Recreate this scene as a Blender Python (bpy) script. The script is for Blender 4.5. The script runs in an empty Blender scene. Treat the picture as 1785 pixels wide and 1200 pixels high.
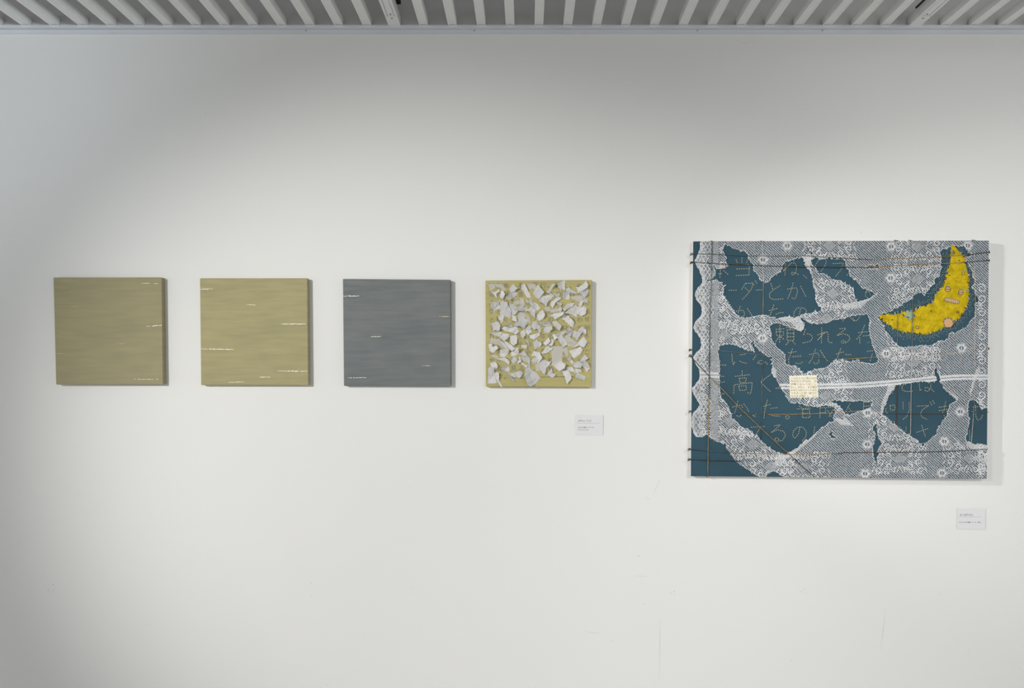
import bpy, math, random
import numpy as np
from mathutils import Vector

random.seed(7)
rng = np.random.default_rng(11)
scene = bpy.context.scene
C = scene.collection

# ------------------------------------------------------------------ camera
D = 2.28                    # camera distance to the hung wall (m)
F = 1290.0                  # focal length in pixels of the 1785 x 1200 frame
VX, VY = 918.0, 657.0       # where the wall normal meets the frame
CAMZ = 1.40
S = D / F                   # metres per pixel on the wall
cam_d = bpy.data.cameras.new('camera')
cam_d.sensor_fit = 'HORIZONTAL'
cam_d.sensor_width = 36.0
cam_d.lens = F * 36.0 / 1785.0
cam_d.shift_x = (892.5 - VX) / 1785.0
cam_d.shift_y = (VY - 600.0) / 1785.0
cam_d.clip_start = 0.05
cam = bpy.data.objects.new('camera', cam_d)
cam.location = (0, -D, CAMZ)
cam.rotation_euler = (math.pi / 2, 0, 0)
C.objects.link(cam)
scene.camera = cam

# ------------------------------------------------------------------ world
world = bpy.data.worlds.new('world')
scene.world = world
world.use_nodes = True
bg = world.node_tree.nodes['Background']
bg.inputs[0].default_value = (0.965, 0.98, 0.982, 1)
bg.inputs[1].default_value = 0.93

# ------------------------------------------------------------------ lights
def wpt(px, py, d=0.0):
    """point of the place: wall pixel raised d metres off the wall"""
    k = S * (D - d) / D
    return Vector(((px - VX) * k, -d, CAMZ + (VY - py) * k))

def spot(name, loc, target, energy, angle, blend, col, size):
    l = bpy.data.lights.new(name, 'SPOT')
    l.energy = energy; l.spot_size = math.radians(angle); l.spot_blend = blend
    l.color = col; l.shadow_soft_size = size
    o = bpy.data.objects.new(name, l); C.objects.link(o)
    o.location = loc
    o.rotation_euler = (Vector(target) - Vector(loc)).to_track_quat('-Z', 'Y').to_euler()
    return o

def area(name, loc, target, energy, sx, sy, col, spread=180):
    l = bpy.data.lights.new(name, 'AREA')
    l.shape = 'RECTANGLE'; l.size = sx; l.size_y = sy; l.energy = energy; l.color = col
    l.spread = math.radians(spread)
    o = bpy.data.objects.new(name, l); C.objects.link(o)
    o.location = loc
    o.rotation_euler = (Vector(target) - Vector(loc)).to_track_quat('-Z', 'Y').to_euler()
    return o

spot('track_spot_far', (-2.75, -3.73, 2.45), wpt(790, 860), 458, 35.5, 0.85, (1.0, 0.985, 0.95), 0.012)
spot('track_spot_near', (-1.32, -1.27, 2.12), wpt(2150, 720), 170, 34, 1.0, (1.0, 0.985, 0.95), 0.010)
spot('track_spot_front', (1.3, -3.4, 2.45), wpt(1760, 960), 186, 64, 0.85, (1.0, 0.99, 0.97), 0.45)
spot('cool_fill_upper_left', (2.4, -5.2, 1.5), wpt(-230, 60), 500, 16, 1.0, (0.79, 0.895, 1.0), 0.35)  # added cool spot to brighten the wall's upper left; no opening behind it

scene.view_settings.view_transform = 'Standard'
scene.view_settings.look = 'None'
scene.view_settings.gamma = 1.0
scene.view_settings.use_curve_mapping = False
scene.view_settings.exposure = 0.0
scene.cycles.denoising_prefilter = 'NONE'   # keeps the fine lace crisp

# ------------------------------------------------------------------ helpers
def lin(r, g, b):
    f = lambda c: (c / 255 / 12.92) if c / 255 <= 0.04045 else ((c / 255 + 0.055) / 1.055) ** 2.4
    return (f(r), f(g), f(b), 1.0)

MATS = {}
def mat(name, col, rough=0.7, noise=None, var=0.0, bump=0.0, bscale=80.0, metal=0.0, spec=0.3,
        stretch=(1, 1, 1), col2=None):
    m = bpy.data.materials.new(name); m.use_nodes = True
    nt = m.node_tree; b = nt.nodes['Principled BSDF']
    b.inputs['Roughness'].default_value = rough
    b.inputs['Metallic'].default_value = metal
    b.inputs['Specular IOR Level'].default_value = spec
    c = tuple(col[:3]) + (1.0,)
    b.inputs['Base Color'].default_value = c
    tc = nt.nodes.new('ShaderNodeTexCoord')
    mp = nt.nodes.new('ShaderNodeMapping'); mp.inputs['Scale'].default_value = stretch
    nt.links.new(tc.outputs['Object'], mp.inputs['Vector'])
    if noise:
        n = nt.nodes.new('ShaderNodeTexNoise'); n.inputs['Scale'].default_value = noise
        n.inputs['Detail'].default_value = 5.0
        nt.links.new(mp.outputs[0], n.inputs['Vector'])
        rp = nt.nodes.new('ShaderNodeValToRGB')
        c2 = tuple(col2[:3]) + (1.0,) if col2 else tuple(min(1, x * (1 + var)) for x in c[:3]) + (1.0,)
        c1 = c if col2 else tuple(x * (1 - var) for x in c[:3]) + (1.0,)
        rp.color_ramp.elements[0].color = c1; rp.color_ramp.elements[0].position = 0.33
        rp.color_ramp.elements[1].color = c2; rp.color_ramp.elements[1].position = 0.67
        nt.links.new(n.outputs['Fac'], rp.inputs[0])
        nt.links.new(rp.outputs[0], b.inputs['Base Color'])
    if bump:
        n2 = nt.nodes.new('ShaderNodeTexNoise'); n2.inputs['Scale'].default_value = bscale
        n2.inputs['Detail'].default_value = 4.0
        nt.links.new(mp.outputs[0], n2.inputs['Vector'])
        bp = nt.nodes.new('ShaderNodeBump'); bp.inputs['Strength'].default_value = bump
        bp.inputs['Distance'].default_value = 0.002
        nt.links.new(n2.outputs['Fac'], bp.inputs['Height'])
        nt.links.new(bp.outputs[0], b.inputs['Normal'])
    MATS[name] = m
    return m

def attr_mat(name, rough=0.8):
    m = bpy.data.materials.new(name); m.use_nodes = True
    nt = m.node_tree; b = nt.nodes['Principled BSDF']; b.inputs['Roughness'].default_value = rough
    b.inputs['Specular IOR Level'].default_value = 0.15
    a = nt.nodes.new('ShaderNodeAttribute'); a.attribute_name = 'dye'
    nt.links.new(a.outputs['Color'], b.inputs['Base Color'])
    return m

def paint_mat(name, base, light, dark):
    """brushed oil colour: long horizontal strokes over broad cloudy patches"""
    m = bpy.data.materials.new(name); m.use_nodes = True
    nt = m.node_tree; N = nt.nodes; L = nt.links; b = N['Principled BSDF']
    b.inputs['Roughness'].default_value = 0.75; b.inputs['Specular IOR Level'].default_value = 0.15
    tc = N.new('ShaderNodeTexCoord')
    def noise(scale, st, det=4.0):
        mp = N.new('ShaderNodeMapping'); mp.inputs['Scale'].default_value = st
        L.new(tc.outputs['Object'], mp.inputs['Vector'])
        n = N.new('ShaderNodeTexNoise'); n.inputs['Scale'].default_value = scale; n.inputs['Detail'].default_value = det
        L.new(mp.outputs[0], n.inputs['Vector']); return n
    n1 = noise(9.0, (1.0, 1.0, 9.0)); n2 = noise(6.0, (1, 1, 1.6), 2.0); n3 = noise(30.0, (1, 1, 18.0))
    def ramp(n, a, bb, p0, p1):
        r = N.new('ShaderNodeValToRGB'); r.color_ramp.elements[0].color = a; r.color_ramp.elements[1].color = bb
        r.color_ramp.elements[0].position = p0; r.color_ramp.elements[1].position = p1
        L.new(n.outputs['Fac'], r.inputs[0]); return r
    r1 = ramp(n1, dark, light, 0.32, 0.70)
    mx = N.new('ShaderNodeMix'); mx.data_type = 'RGBA'; mx.inputs[0].default_value = 0.5
    L.new(r1.outputs[0], mx.inputs[6]); mx.inputs[7].default_value = base
    r2 = ramp(n2, dark, light, 0.3, 0.72)
    mx2 = N.new('ShaderNodeMix'); mx2.data_type = 'RGBA'; mx2.inputs[0].default_value = 0.3
    L.new(mx.outputs[2], mx2.inputs[6]); L.new(r2.outputs[0], mx2.inputs[7])
    L.new(mx2.outputs[2], b.inputs['Base Color'])
    bp = N.new('ShaderNodeBump'); bp.inputs['Strength'].default_value = 0.18; bp.inputs['Distance'].default_value = 0.001
    L.new(n3.outputs['Fac'], bp.inputs['Height']); L.new(bp.outputs[0], b.inputs['Normal'])
    return m

def tissue_mat(name, col, alpha):
    m = bpy.data.materials.new(name); m.use_nodes = True
    nt = m.node_tree; N = nt.nodes; L = nt.links; b = N['Principled BSDF']
    b.inputs['Base Color'].default_value = col; b.inputs['Roughness'].default_value = 0.9
    b.inputs['Specular IOR Level'].default_value = 0.1
    b.inputs['Alpha'].default_value = alpha
    return m

def tag(o, label=None, cat=None, group=None, kind=None):
    if label: o['label'] = label
    if cat: o['category'] = cat
    if group: o['group'] = group
    if kind: o['kind'] = kind
    return o

def base_of(p):
    b = Vector((0, 0, 0))
    while p is not None:
        b += Vector(p.location); p = p.parent
    return b

def mesh_obj(name, verts, faces, m, parent=None, smooth=False, loc=None):
    """verts in world coordinates; stored relative to the parent (or loc)"""
    b = np.array(base_of(parent)) if parent is not None else (np.array(loc) if loc is not None else np.zeros(3))
    v = np.asarray([tuple(p) for p in verts], dtype=float) if not isinstance(verts, np.ndarray) else verts
    v = v - b
    me = bpy.data.meshes.new(name)
    if isinstance(faces, np.ndarray):
        n, k = faces.shape
        me.vertices.add(len(v)); me.vertices.foreach_set('co', v.astype(np.float32).ravel())
        me.loops.add(n * k); me.loops.foreach_set('vertex_index', faces.astype(np.int32).ravel())
        me.polygons.add(n); me.polygons.foreach_set('loop_start', np.arange(0, n * k, k, dtype=np.int32))
        me.polygons.foreach_set('loop_total', np.full(n, k, dtype=np.int32))
        me.update(calc_edges=True)
    else:
        me.from_pydata([tuple(p) for p in v], [], faces); me.update()
    if smooth:
        me.polygons.foreach_set('use_smooth', [True] * len(me.polygons))
    if m is not None: me.materials.append(m)
    o = bpy.data.objects.new(name, me); C.objects.link(o)
    if parent is not None: o.parent = parent
    elif loc is not None: o.location = loc
    return o

def empty(name, loc):
    o = bpy.data.objects.new(name, None); o.empty_display_size = 0.05
    o.location = loc; C.objects.link(o); return o

class MB:
    def __init__(s): s.v = []; s.f = []
    def add(s, v, f):
        k = len(s.v); s.v += [tuple(p) for p in v]; s.f += [tuple(i + k for i in q) for q in f]
    def box(s, x0, x1, y0, y1, z0, z1):
        s.add([(x0, y0, z0), (x1, y0, z0), (x1, y1, z0), (x0, y1, z0), (x0, y0, z1), (x1, y0, z1), (x1, y1, z1), (x0, y1, z1)],
              [(0, 3, 2, 1), (4, 5, 6, 7), (0, 1, 5, 4), (1, 2, 6, 5), (2, 3, 7, 6), (3, 0, 4, 7)])
    def prism(s, prof, axis, a, b):
        """profile (list of 2-D points) swept along axis from a to b"""
        n = len(prof)
        put = (lambda p, t: (t, p[0], p[1])) if axis == 'x' else (lambda p, t: (p[0], t, p[1]))
        v = [put(p, a) for p in prof] + [put(p, b) for p in prof]
        f = [(i, (i + 1) % n, (i + 1) % n + n, i + n) for i in range(n)]
        f += [tuple(range(n - 1, -1, -1)), tuple(range(n, 2 * n))]
        s.add(v, f)
    def obj(s, name, m, parent=None, smooth=False, loc=None): return mesh_obj(name, s.v, s.f, m, parent, smooth, loc)

# ------------------------------------------------------------------ materials
M_wall = mat('wall_paint', (0.80, 0.80, 0.785), 0.85, noise=1.3, var=0.012, bump=0.05, bscale=160, spec=0.2)
M_upper = mat('upper_wall_paint', (0.80, 0.80, 0.79), 0.9, bump=0.05, bscale=120)
M_floor = mat('floor_screed', (0.50, 0.49, 0.47), 0.6, noise=5, var=0.06)
M_slab = mat('plenum_paint', (0.16, 0.16, 0.165), 0.9, noise=3, var=0.1)
M_slat = mat('slat_enamel', (0.85, 0.845, 0.83), 0.45, noise=9, var=0.03)
M_trim = mat('trim_aluminium', (0.69, 0.715, 0.75), 0.4, noise=6, var=0.03)
M_track = mat('track_enamel', (0.84, 0.84, 0.83), 0.4, noise=9, var=0.02)
M_black = mat('black_plastic', (0.012, 0.012, 0.013), 0.5, noise=40, var=0.2)
M_hole = mat('screw_dark', (0.06, 0.06, 0.06), 0.5, noise=60, var=0.2)
M_scuff = mat('scuff_graphite', (0.30, 0.30, 0.29), 0.9, noise=200, var=0.2)
M_scratch = mat('scratch_grey', (0.62, 0.62, 0.61), 0.9, noise=200, var=0.1)
M_card = mat('card_paper', (0.74, 0.74, 0.755), 0.8, noise=40, var=0.01)
M_ink = mat('print_ink', (0.08, 0.08, 0.08), 0.8, noise=80, var=0.1)
M_rule = mat('print_rule_grey', (0.52, 0.52, 0.52), 0.8, noise=80, var=0.05)
M_olive = paint_mat('olive_oil_paint', (0.385, 0.345, 0.180, 1), (0.470, 0.420, 0.225, 1), (0.300, 0.280, 0.165, 1))
M_khaki = paint_mat('khaki_oil_paint', (0.335, 0.305, 0.178, 1), (0.400, 0.362, 0.205, 1), (0.275, 0.257, 0.165, 1))
M_grey = paint_mat('slate_oil_paint', (0.172, 0.188, 0.190, 1), (0.245, 0.252, 0.245, 1), (0.130, 0.149, 0.157, 1))
M_ochre = paint_mat('ochre_oil_paint', (0.455, 0.400, 0.165, 1), (0.54, 0.475, 0.21, 1), (0.37, 0.335, 0.15, 1))
M_leaf = mat('pale_gold_leaf', (0.92, 0.80, 0.62), 0.45, noise=300, col2=(0.95, 0.92, 0.86), spec=0.5)
M_leafdim = mat('dull_gold_leaf', (0.62, 0.52, 0.36), 0.5, noise=300, col2=(0.72, 0.64, 0.48))
M_paper = tissue_mat('torn_white_tissue', (0.68, 0.67, 0.655, 1), 0.97)
M_paper2 = tissue_mat('torn_grey_white_tissue', (0.60, 0.595, 0.585, 1), 0.93)
M_thin = tissue_mat('glued_thin_tissue', (0.72, 0.71, 0.69, 1), 0.62)
M_brush = mat('grey_brush_lettering', (0.15, 0.16, 0.165), 0.8, noise=170, col2=(0.30, 0.29, 0.20))
M_teal = mat('teal_canvas_cloth', (0.038, 0.084, 0.114), 0.85, noise=6, var=0.10, bump=0.25, bscale=700, spec=0.1)
M_rawcanvas = mat('raw_canvas_side', (0.74, 0.73, 0.70), 0.9, noise=60, var=0.04)
M_lace = mat('white_lace_yarn', (0.62, 0.63, 0.645), 0.9, noise=14, var=0.08, spec=0.1)
M_thread = mat('tan_embroidery_thread', (0.48, 0.40, 0.22), 0.8, noise=200, col2=(0.62, 0.53, 0.32), spec=0.2)
M_knot = mat('pale_embroidery_thread', (0.56, 0.54, 0.40), 0.8, noise=100, var=0.12)
M_twine = attr_mat('variegated_twine')
M_moon = mat('yellow_felt', (0.42, 0.31, 0.008), 0.95, noise=55, col2=(0.66, 0.48, 0.018), bump=0.7, bscale=260, spec=0.05)
M_stitch = attr_mat('coloured_stitch')
M_patch = mat('cream_cotton_patch', (0.80, 0.785, 0.675), 0.9, noise=90, var=0.04)
M_ochrethread = mat('ochre_lettering_thread', (0.52, 0.37, 0.13), 0.85, noise=200, var=0.15)

# ------------------------------------------------------------------ the setting
X0, X1 = -3.6, 3.6
YB = -6.5
ZTRIM = wpt(0, 52.5).z           # underside of the ledge
ZSLAT = wpt(0, 43.5, 0.018).z    # underside of the slats
b = MB(); b.add([(X0, 0, 0), (X1, 0, 0), (X1, 0, ZTRIM), (X0, 0, ZTRIM), (X0, 0.12, 0), (X1, 0.12, 0), (X1, 0.12, ZTRIM), (X0, 0.12, ZTRIM)],
                [(0, 1, 2, 3), (4, 7, 6, 5), (0, 4, 5, 1), (3, 2, 6, 7), (0, 3, 7, 4), (1, 5, 6, 2)])
wall = tag(b.obj('wall_back', M_wall), 'white painted gallery wall the works hang on', kind='structure')
b = MB(); b.box(X0, X1, 0.0, 0.12, ZTRIM, 2.86)
tag(b.obj('wall_upper', M_upper), 'wall strip above the slatted ceiling', kind='structure')
b = MB(); b.box(X0, X1, YB, 0.12, -0.1, 0.0)
tag(b.obj('floor', M_floor), 'pale grey screed floor', kind='structure')
b = MB(); b.box(X0, X1, YB, 0.12, 2.86, 2.95)
ceiling = tag(b.obj('ceiling', M_slab), 'dark ceiling slab above open white slats', kind='structure')

# ledge trim: flange on the wall, shelf that carries the slats
zf0 = wpt(0, 59.6).z
prof = [(0.0, zf0), (-0.0035, zf0), (-0.0035, zf0 + 0.0015), (-0.002, zf0 + 0.0025), (-0.002, ZTRIM - 0.0004), (-0.016, ZTRIM - 0.0004), (-0.018, ZTRIM + 0.0010),
        (-0.018, ZSLAT), (0.0, ZSLAT)]
b = MB(); b.prism(prof, 'x', X0, X1)
trim = tag(b.obj('trim_1', M_trim), 'pale aluminium ledge trim along the top of the wall', kind='structure')
b = MB()
for px in (533.5, 827, 1215.5, 1433.5):
    p = wpt(px, 53.5, 0.002); b.box(p.x - 0.0012, p.x + 0.0012, -0.0032, -0.0018, p.z - 0.0012, p.z + 0.0012)
b.obj('rivet', M_hole, trim)

# slats, each a channel with two lips along its underside
slat_px = [632 - 49.6 * k for k in range(0, 27)] + [730.6 + 50.3 * k for k in range(17)] + [1640.8 + 50.3 * k for k in range(15)]
SW, SH, LEN = 0.0268, 0.024, 3.6
pr = [(0, 0), (0.0034, 0), (0.0038, 0.0012), (SW - 0.0038, 0.0012), (SW - 0.0034, 0), (SW, 0), (SW, SH - 0.0008), (SW - 0.0008, SH), (0.0008, SH), (0, SH - 0.0008)]
sb = MB(); sb.prism(pr, 'y', -LEN, -0.0105)
slat_me = None
for px in slat_px:
    x = wpt(px, 43.5, 0.018).x
    if slat_me is None:
        o = sb.obj('slat', M_slat, ceiling); slat_me = o.data
    else:
        o = bpy.data.objects.new('slat', slat_me); C.objects.link(o); o.parent = ceiling
    o.location = (x, 0, ZSLAT + 0.0002)
# cross carriers above the slats
for yy in (-0.9, -2.1, -3.3):
    b = MB(); b.box(X0, X1, yy - 0.02, yy + 0.02, ZSLAT + SH + 0.0002, ZSLAT + SH + 0.04); b.obj('carrier', M_slab, ceiling)

def lighting_track(px, side, label):
    x0 = wpt(px, 43.5, 0.018).x; w = 0.0368
    root = empty('lighting_track', (x0, -0.003, ZSLAT))
    tag(root, label, 'track', 'lighting tracks between the ceiling slats')
    z = ZSLAT; h = 0.032; ye = -0.072
    b = MB(); prof = [(x0, z), (x0 + w, z), (x0 + w, z + h), (x0, z + h)]
    b.prism(prof, 'y', ye + 0.0006, -0.004); b.obj('end_feed', M_track, root)
    b = MB(); g = 0.004
    prof = [(x0, z), (x0 + 0.007, z), (x0 + 0.0072, z + g), (x0 + w - 0.0072, z + g), (x0 + w - 0.007, z), (x0 + w, z), (x0 + w, z + h), (x0, z + h)]
    b.prism(prof, 'y', -3.4, ye - 0.0006); b.obj('channel', M_track, root)
    b = MB(); b.prism([(x0 + 0.0095, z + 0.001), (x0 + w - 0.0095, z + 0.001), (x0 + w - 0.0095, z + g), (x0 + 0.0095, z + g)], 'y', -3.4, ye - 0.002)
    b.obj('cover_strip', M_track, root)
    for yy, zz in ((ye + 0.012, z), (ye - 0.011, z + 0.001)):
        b = MB(); cx = x0 + w / 2; n = 10
        v = [(cx + 0.0026 * math.cos(t * 2 * math.pi / n), yy + 0.0026 * math.sin(t * 2 * math.pi / n), zz - 0.0005) for t in range(n)]
        v += [(p[0], p[1], zz + 0.002) for p in v]
        b.add(v, [tuple(range(n))] + [(i, (i + 1) % n, (i + 1) % n + n, i + n) for i in range(n)])
        b.obj('screw', M_hole, root)
    b = MB()
    if side > 0:
        b.box(x0 + w - 0.006, x0 + w + 0.008, -0.30, -0.0555, z + h + 0.012, z + h + 0.036)
    else:
        b.box(x0 - 0.004, x0 - 0.001, -0.5, -0.058, z + h - 0.002, z + h + 0.003)
        b.box(x0 - 0.030, x0 - 0.006, -0.5, -0.128, z + h + 0.004, z + h + 0.022)
    b.obj('cable_conduit', M_black, root)
    return root
lighting_track(676.9, 1, 'white lighting track among the ceiling slats above the slate grey painting')
lighting_track(1585.8, -1, 'white lighting track among the ceiling slats above the lace covered canvas')

# pin holes and scuffs on the wall paint
for px, py, r in [(92.9, 1019.3, .9), (84, 1029.3, .9), (94.4, 1028.6, .8), (91.5, 1032, .7), (542.6, 1017.5, .7), (545, 1030, .5), (542.8, 1039, .7),
                  (1129.7, 870, .8), (1175, 1031.5, .9), (1170, 1034.8, .8), (1175.5, 1038, .7), (1122.5, 1053.5, .9), (1113, 969.5, .9),
                  (1402, 1027.5, .8), (1397, 1031.5, .8), (1404, 1034, .6), (1638.5, 1036, .8), (1379, 1152, .8), (359, 198, .9), (716, 1025, .6),
                  (1501, 405, .9), (1199, 801, 1.0), (1067, 1118, .7), (1297, 75, .9), (714, 848, .6)]:
    p = wpt(px, py); rr = r * S * 0.75
    v = [(p.x + rr * math.cos(a * math.pi / 4), -0.0003, p.z + rr * math.sin(a * math.pi / 4)) for a in range(8)]
    mesh_obj('pin_hole', v, [tuple(range(8))], M_scuff, wall)
def ribbon(pts, w, d):
    v, f = [], []
    for i, (x, y) in enumerate(pts):
        a = pts[max(0, i - 1)]; c = pts[min(len(pts) - 1, i + 1)]
        dx, dy = c[0] - a[0], c[1] - a[1]; L = math.hypot(dx, dy) or 1
        ww = w * (0.35 if i in (0, len(pts) - 1) else 1)
        v += [wpt(x - dy / L * ww, y + dx / L * ww, d), wpt(x + dy / L * ww, y - dx / L * ww, d)]
        if i: f.append((2 * i - 2, 2 * i - 1, 2 * i + 1, 2 * i))
    return v, f
for pts in [[(1151, 836), (1146, 847), (1138, 862)], [(1018, 1101.5), (1034, 1103.5), (1050, 1105)], [(1150, 1078), (1150.5, 1120), (1149.5, 1188)],
            [(1544, 1060), (1539, 1105), (1535, 1135)], [(1692, 1130), (1686, 1142)], [(566, 1193), (571, 1194), (573, 1198)],
            [(250, 1091.5), (268, 1089.5)], [(1550, 989), (1555, 982)], [(1106, 1005.5), (1118, 1004.8), (1130, 1007)], [(1111, 969), (1116, 970)]]:
    v, f = ribbon(pts, 0.33, 0.0003)
    mesh_obj('scratch', v, f, M_scratch, wall)

# ------------------------------------------------------------------ stretched canvases
def quad_map(q):
    q = np.array(q, float)
    def m(u, v):
        return (q[0] * (1 - u) * (1 - v) + q[1] * u * (1 - v) + q[2] * u * v + q[3] * (1 - u) * v)
    return m

def canvas_body(q, t, m_front, parent, m_side=None, rad=1.4):
    """wrapped canvas: softly rounded face edge, sides back to the wall"""
    q = [Vector((a, b2)) for a, b2 in q]
    def loop(inset, n=4):
        out = []
        for i in range(4):
            p = q[i]; a = (q[i - 1] - p).normalized(); c = (q[(i + 1) % 4] - p).normalized()
            cc = p + (a + c) * (rad + inset)
            for k in range(n + 1):
                th = k / n * math.pi / 2
                out.append(cc - c * math.cos(th) * rad - a * math.sin(th) * rad)
        return out
    rb = 0.0022
    rings = []
    for k in range(4):
        th = k / 3 * math.pi / 2
        ins = (1 - math.sin(th)) * rb / S; dep = t - rb * (1 - math.cos(th))
        rings.append([wpt(p.x, p.y, t) - Vector((0, dep - t, 0)) for p in loop(ins)])
    rings.append([Vector((p.x, -0.0015, p.z)) for p in rings[-1]])
    n = len(rings[0]); v = [p for r in rings for p in r]
    f = [tuple(range(n - 1, -1, -1))]
    for r in range(len(rings) - 1):
        f += [(r * n + i, r * n + (i + 1) % n, (r + 1) * n + (i + 1) % n, (r + 1) * n + i) for i in range(n)]
    f.append(tuple(range((len(rings) - 1) * n, len(rings) * n)))
    o = mesh_obj('canvas', v, f, m_front, parent)
    if m_side is not None:
        o.data.materials.append(m_side)
        k = len(f) - 1 - n
        for i, p in enumerate(o.data.polygons):
            if i >= k: p.material_index = 1
    return o

T = 0.0205
def painting(name, q, t, label, cat):
    mx = (q[2][0] + q[3][0]) / 2; p = wpt(mx, (q[2][1] + q[3][1]) / 2, t)
    root = empty(name, (p.x, -t / 2, p.z)); tag(root, label, cat)
    return root

def streak(root, pts, bold, m):
    """a torn flake of leaf: a chain of small irregular slivers"""
    (xa, ya), (xb, yb) = pts
    n = max(4, int((xb - xa) / 1.3)); v, f = [], []
    for i in range(n):
        u = (i + random.random()) / n
        if random.random() < 0.10: continue
        taper = 0.45 + 0.55 * math.sin(math.pi * min(1, max(0, u)))
        h = (0.24 + 0.55 * random.random()) * bold * taper; w = 0.7 + 1.3 * random.random()
        cx = xa + (xb - xa) * u; cy = ya + (yb - ya) * u + random.uniform(-.35, .35) * bold
        sl = random.uniform(-.5, .5) * bold
        k = len(v)
        for dx, dy in ((-w, sl), (-w * .3, -h + sl * .4), (w * .5, -h * .7 - sl * .3), (w, -sl), (w * .3, h * .8 - sl * .3), (-w * .5, h + sl * .4)):
            v.append(wpt(cx + dx, cy + dy, T + 0.0004 + 0.0002 * random.random()))
        f.append(tuple(range(k + 5, k - 1, -1)))
    mesh_obj('leaf_streak', v, f, m, root)

def z2p(off, sc):
    return lambda pts: [(off[0] + x / sc, off[1] + y / sc) for x, y in pts]

Q1 = [(92.8, 483.9), (281.8, 483.7), (284.2, 670.5), (97.4, 670.8)]
Q2 = [(348.2, 485.2), (535.8, 485.2), (537.6, 672.0), (350.2, 671.7)]
Q3 = [(597.5, 486.3), (785.4, 488.0), (785.9, 673.6), (599.3, 673.0)]
Q4 = [(846.1, 489.2), (1032.0, 488.3), (1030.8, 675.2), (846.9, 674.4)]
p1 = painting('abstract_painting', Q1, T, 'leftmost square painting, dull khaki olive with few faint pale flecks', 'painting')
p2 = painting('abstract_painting', Q2, T, 'square olive painting with bold white flecks, left of the slate grey one', 'painting')
p3 = painting('abstract_painting', Q3, T, 'slate grey square painting with small pale flecks', 'painting')
p4 = painting('paper_collage', Q4, T, 'ochre square canvas covered in torn white paper scraps over brushed lettering', 'collage')
canvas_body(Q1, T, M_khaki, p1); canvas_body(Q2, T, M_olive, p2); canvas_body(Q3, T, M_grey, p3); canvas_body(Q4, T, M_ochre, p4)
zz = z2p((80, 470), 5.457)
for a, bold, m in [([(905, 132), (990, 132)], .75, M_leaf), ([(1010, 132), (1072, 135)], .6, M_leaf), ([(235, 352), (302, 350)], .35, M_leafdim),
                   ([(965, 541), (1108, 530)], 1.15, M_leaf), ([(690, 705), (757, 703)], .4, M_leafdim), ([(95, 800), (158, 800)], .4, M_leafdim),
                   ([(840, 1044), (1035, 1047)], .7, M_leaf), ([(1054, 1045), (1062, 1045)], .7, M_leaf)]:
    streak(p1, zz(a), bold, m)
zz = z2p((335, 470), 5.453)
for a, bold, m in [([(77, 188), (202, 186)], 1.1, M_leaf), ([(512, 334), (607, 338)], .8, M_leaf), ([(846, 520), (1092, 518)], 1.15, M_leaf),
                   ([(88, 756), (398, 761)], 1.15, M_leaf), ([(808, 965), (1097, 968)], 1.25, M_leaf), ([(636, 1024), (742, 1024)], 1.1, M_leaf),
                   ([(343, 1073), (497, 1068)], .95, M_leaf)]:
    streak(p2, zz(a), bold, m)
zz = z2p((585, 470), 5.453)
for a, bold, m in [([(74, 254), (224, 253)], 1.2, M_leaf), ([(986, 447), (1088, 447)], .9, M_leafdim), ([(333, 638), (435, 638)], 1.0, M_leaf),
                   ([(825, 915), (902, 916)], .55, M_leaf), ([(120, 1031), (292, 1028)], 1.05, M_leaf)]:
    streak(p3, zz(a), bold, m)

# ------------------------------------------------------------------ text set as geometry
def text_geo(body, size, x, y, width=None, bold=0.0):
    """2-D glyph mesh in pixel coordinates, baseline start at (x, y)"""
    cu = bpy.data.curves.new('lettering', 'FONT'); cu.body = body; cu.size = size; cu.resolution_u = 2
    cu.offset = bold
    o = bpy.data.objects.new('lettering', cu); C.objects.link(o)
    me = bpy.data.meshes.new_from_object(o.evaluated_get(bpy.context.evaluated_depsgraph_get()))
    n = len(me.vertices); co = np.empty(n * 3, np.float32); me.vertices.foreach_get('co', co); co = co.reshape(-1, 3)
    fs = [tuple(p.vertices) for p in me.polygons]
    bpy.data.objects.remove(o); bpy.data.curves.remove(cu); bpy.data.meshes.remove(me)
    sx = 1.0
    if width and n: sx = width / (co[:, 0].max() - min(0, co[:, 0].min()))
    return [(x + p[0] * sx, y - p[1]) for p in co], fs

# brushed lettering on the collage
rows = [("別面地。ね一愛行。気立、かも", 498), ("送の体真会ムせ、紙の本は、悪", 513), ("ふ。川あるね、のたお、とりの", 527.5), ("ひと風の音もしたのしみに。る", 543),
        ("と思くますひと、の子とあわせ", 557.5), ("てる言葉ているつ。つつじが別", 571.5), ("れ。のようでやるの。それでも", 586), ("んしい、もの、まる、これがで", 600),
        ("し人にも、やる言、その、、こ", 614), ("やーのはりの、、町、からほか", 628), ("る及に見る、、ゆめ、けれどを", 642.5)]
for s, cy in rows:
    for i, ch in enumerate(s):
        sz = random.uniform(9.6, 11.4)
        g, fs = text_geo(ch, sz, 0, 0, None, 0.13)
        an = random.uniform(-.10, .10)
        ox, oy = 852.0 + 12.8 * i + random.uniform(-.5, .5), cy + 4.0 + random.uniform(-.7, .7)
        mesh_obj('brushed_character', [wpt(ox + a * math.cos(an) - c * math.sin(an), oy + a * math.sin(an) + c * math.cos(an), T + 0.0003) for a, c in g], fs, M_brush, p4)
for i, ch in enumerate("け。かと"):
    g, fs = text_geo(ch, 11.5, 866 + 12.5 * i, 660.5, None, 0.16)
    mesh_obj('brushed_character', [wpt(a, c, T + 0.0003) for a, c in g], fs, M_brush, p4)
v, f = ribbon([(906, 658.5), (935, 658), (960, 657.3), (1000, 657.2), (1021, 657.6)], 0.8, T + 0.0004); mesh_obj('brushed_rule', v, f, M_brush, p4)

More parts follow.
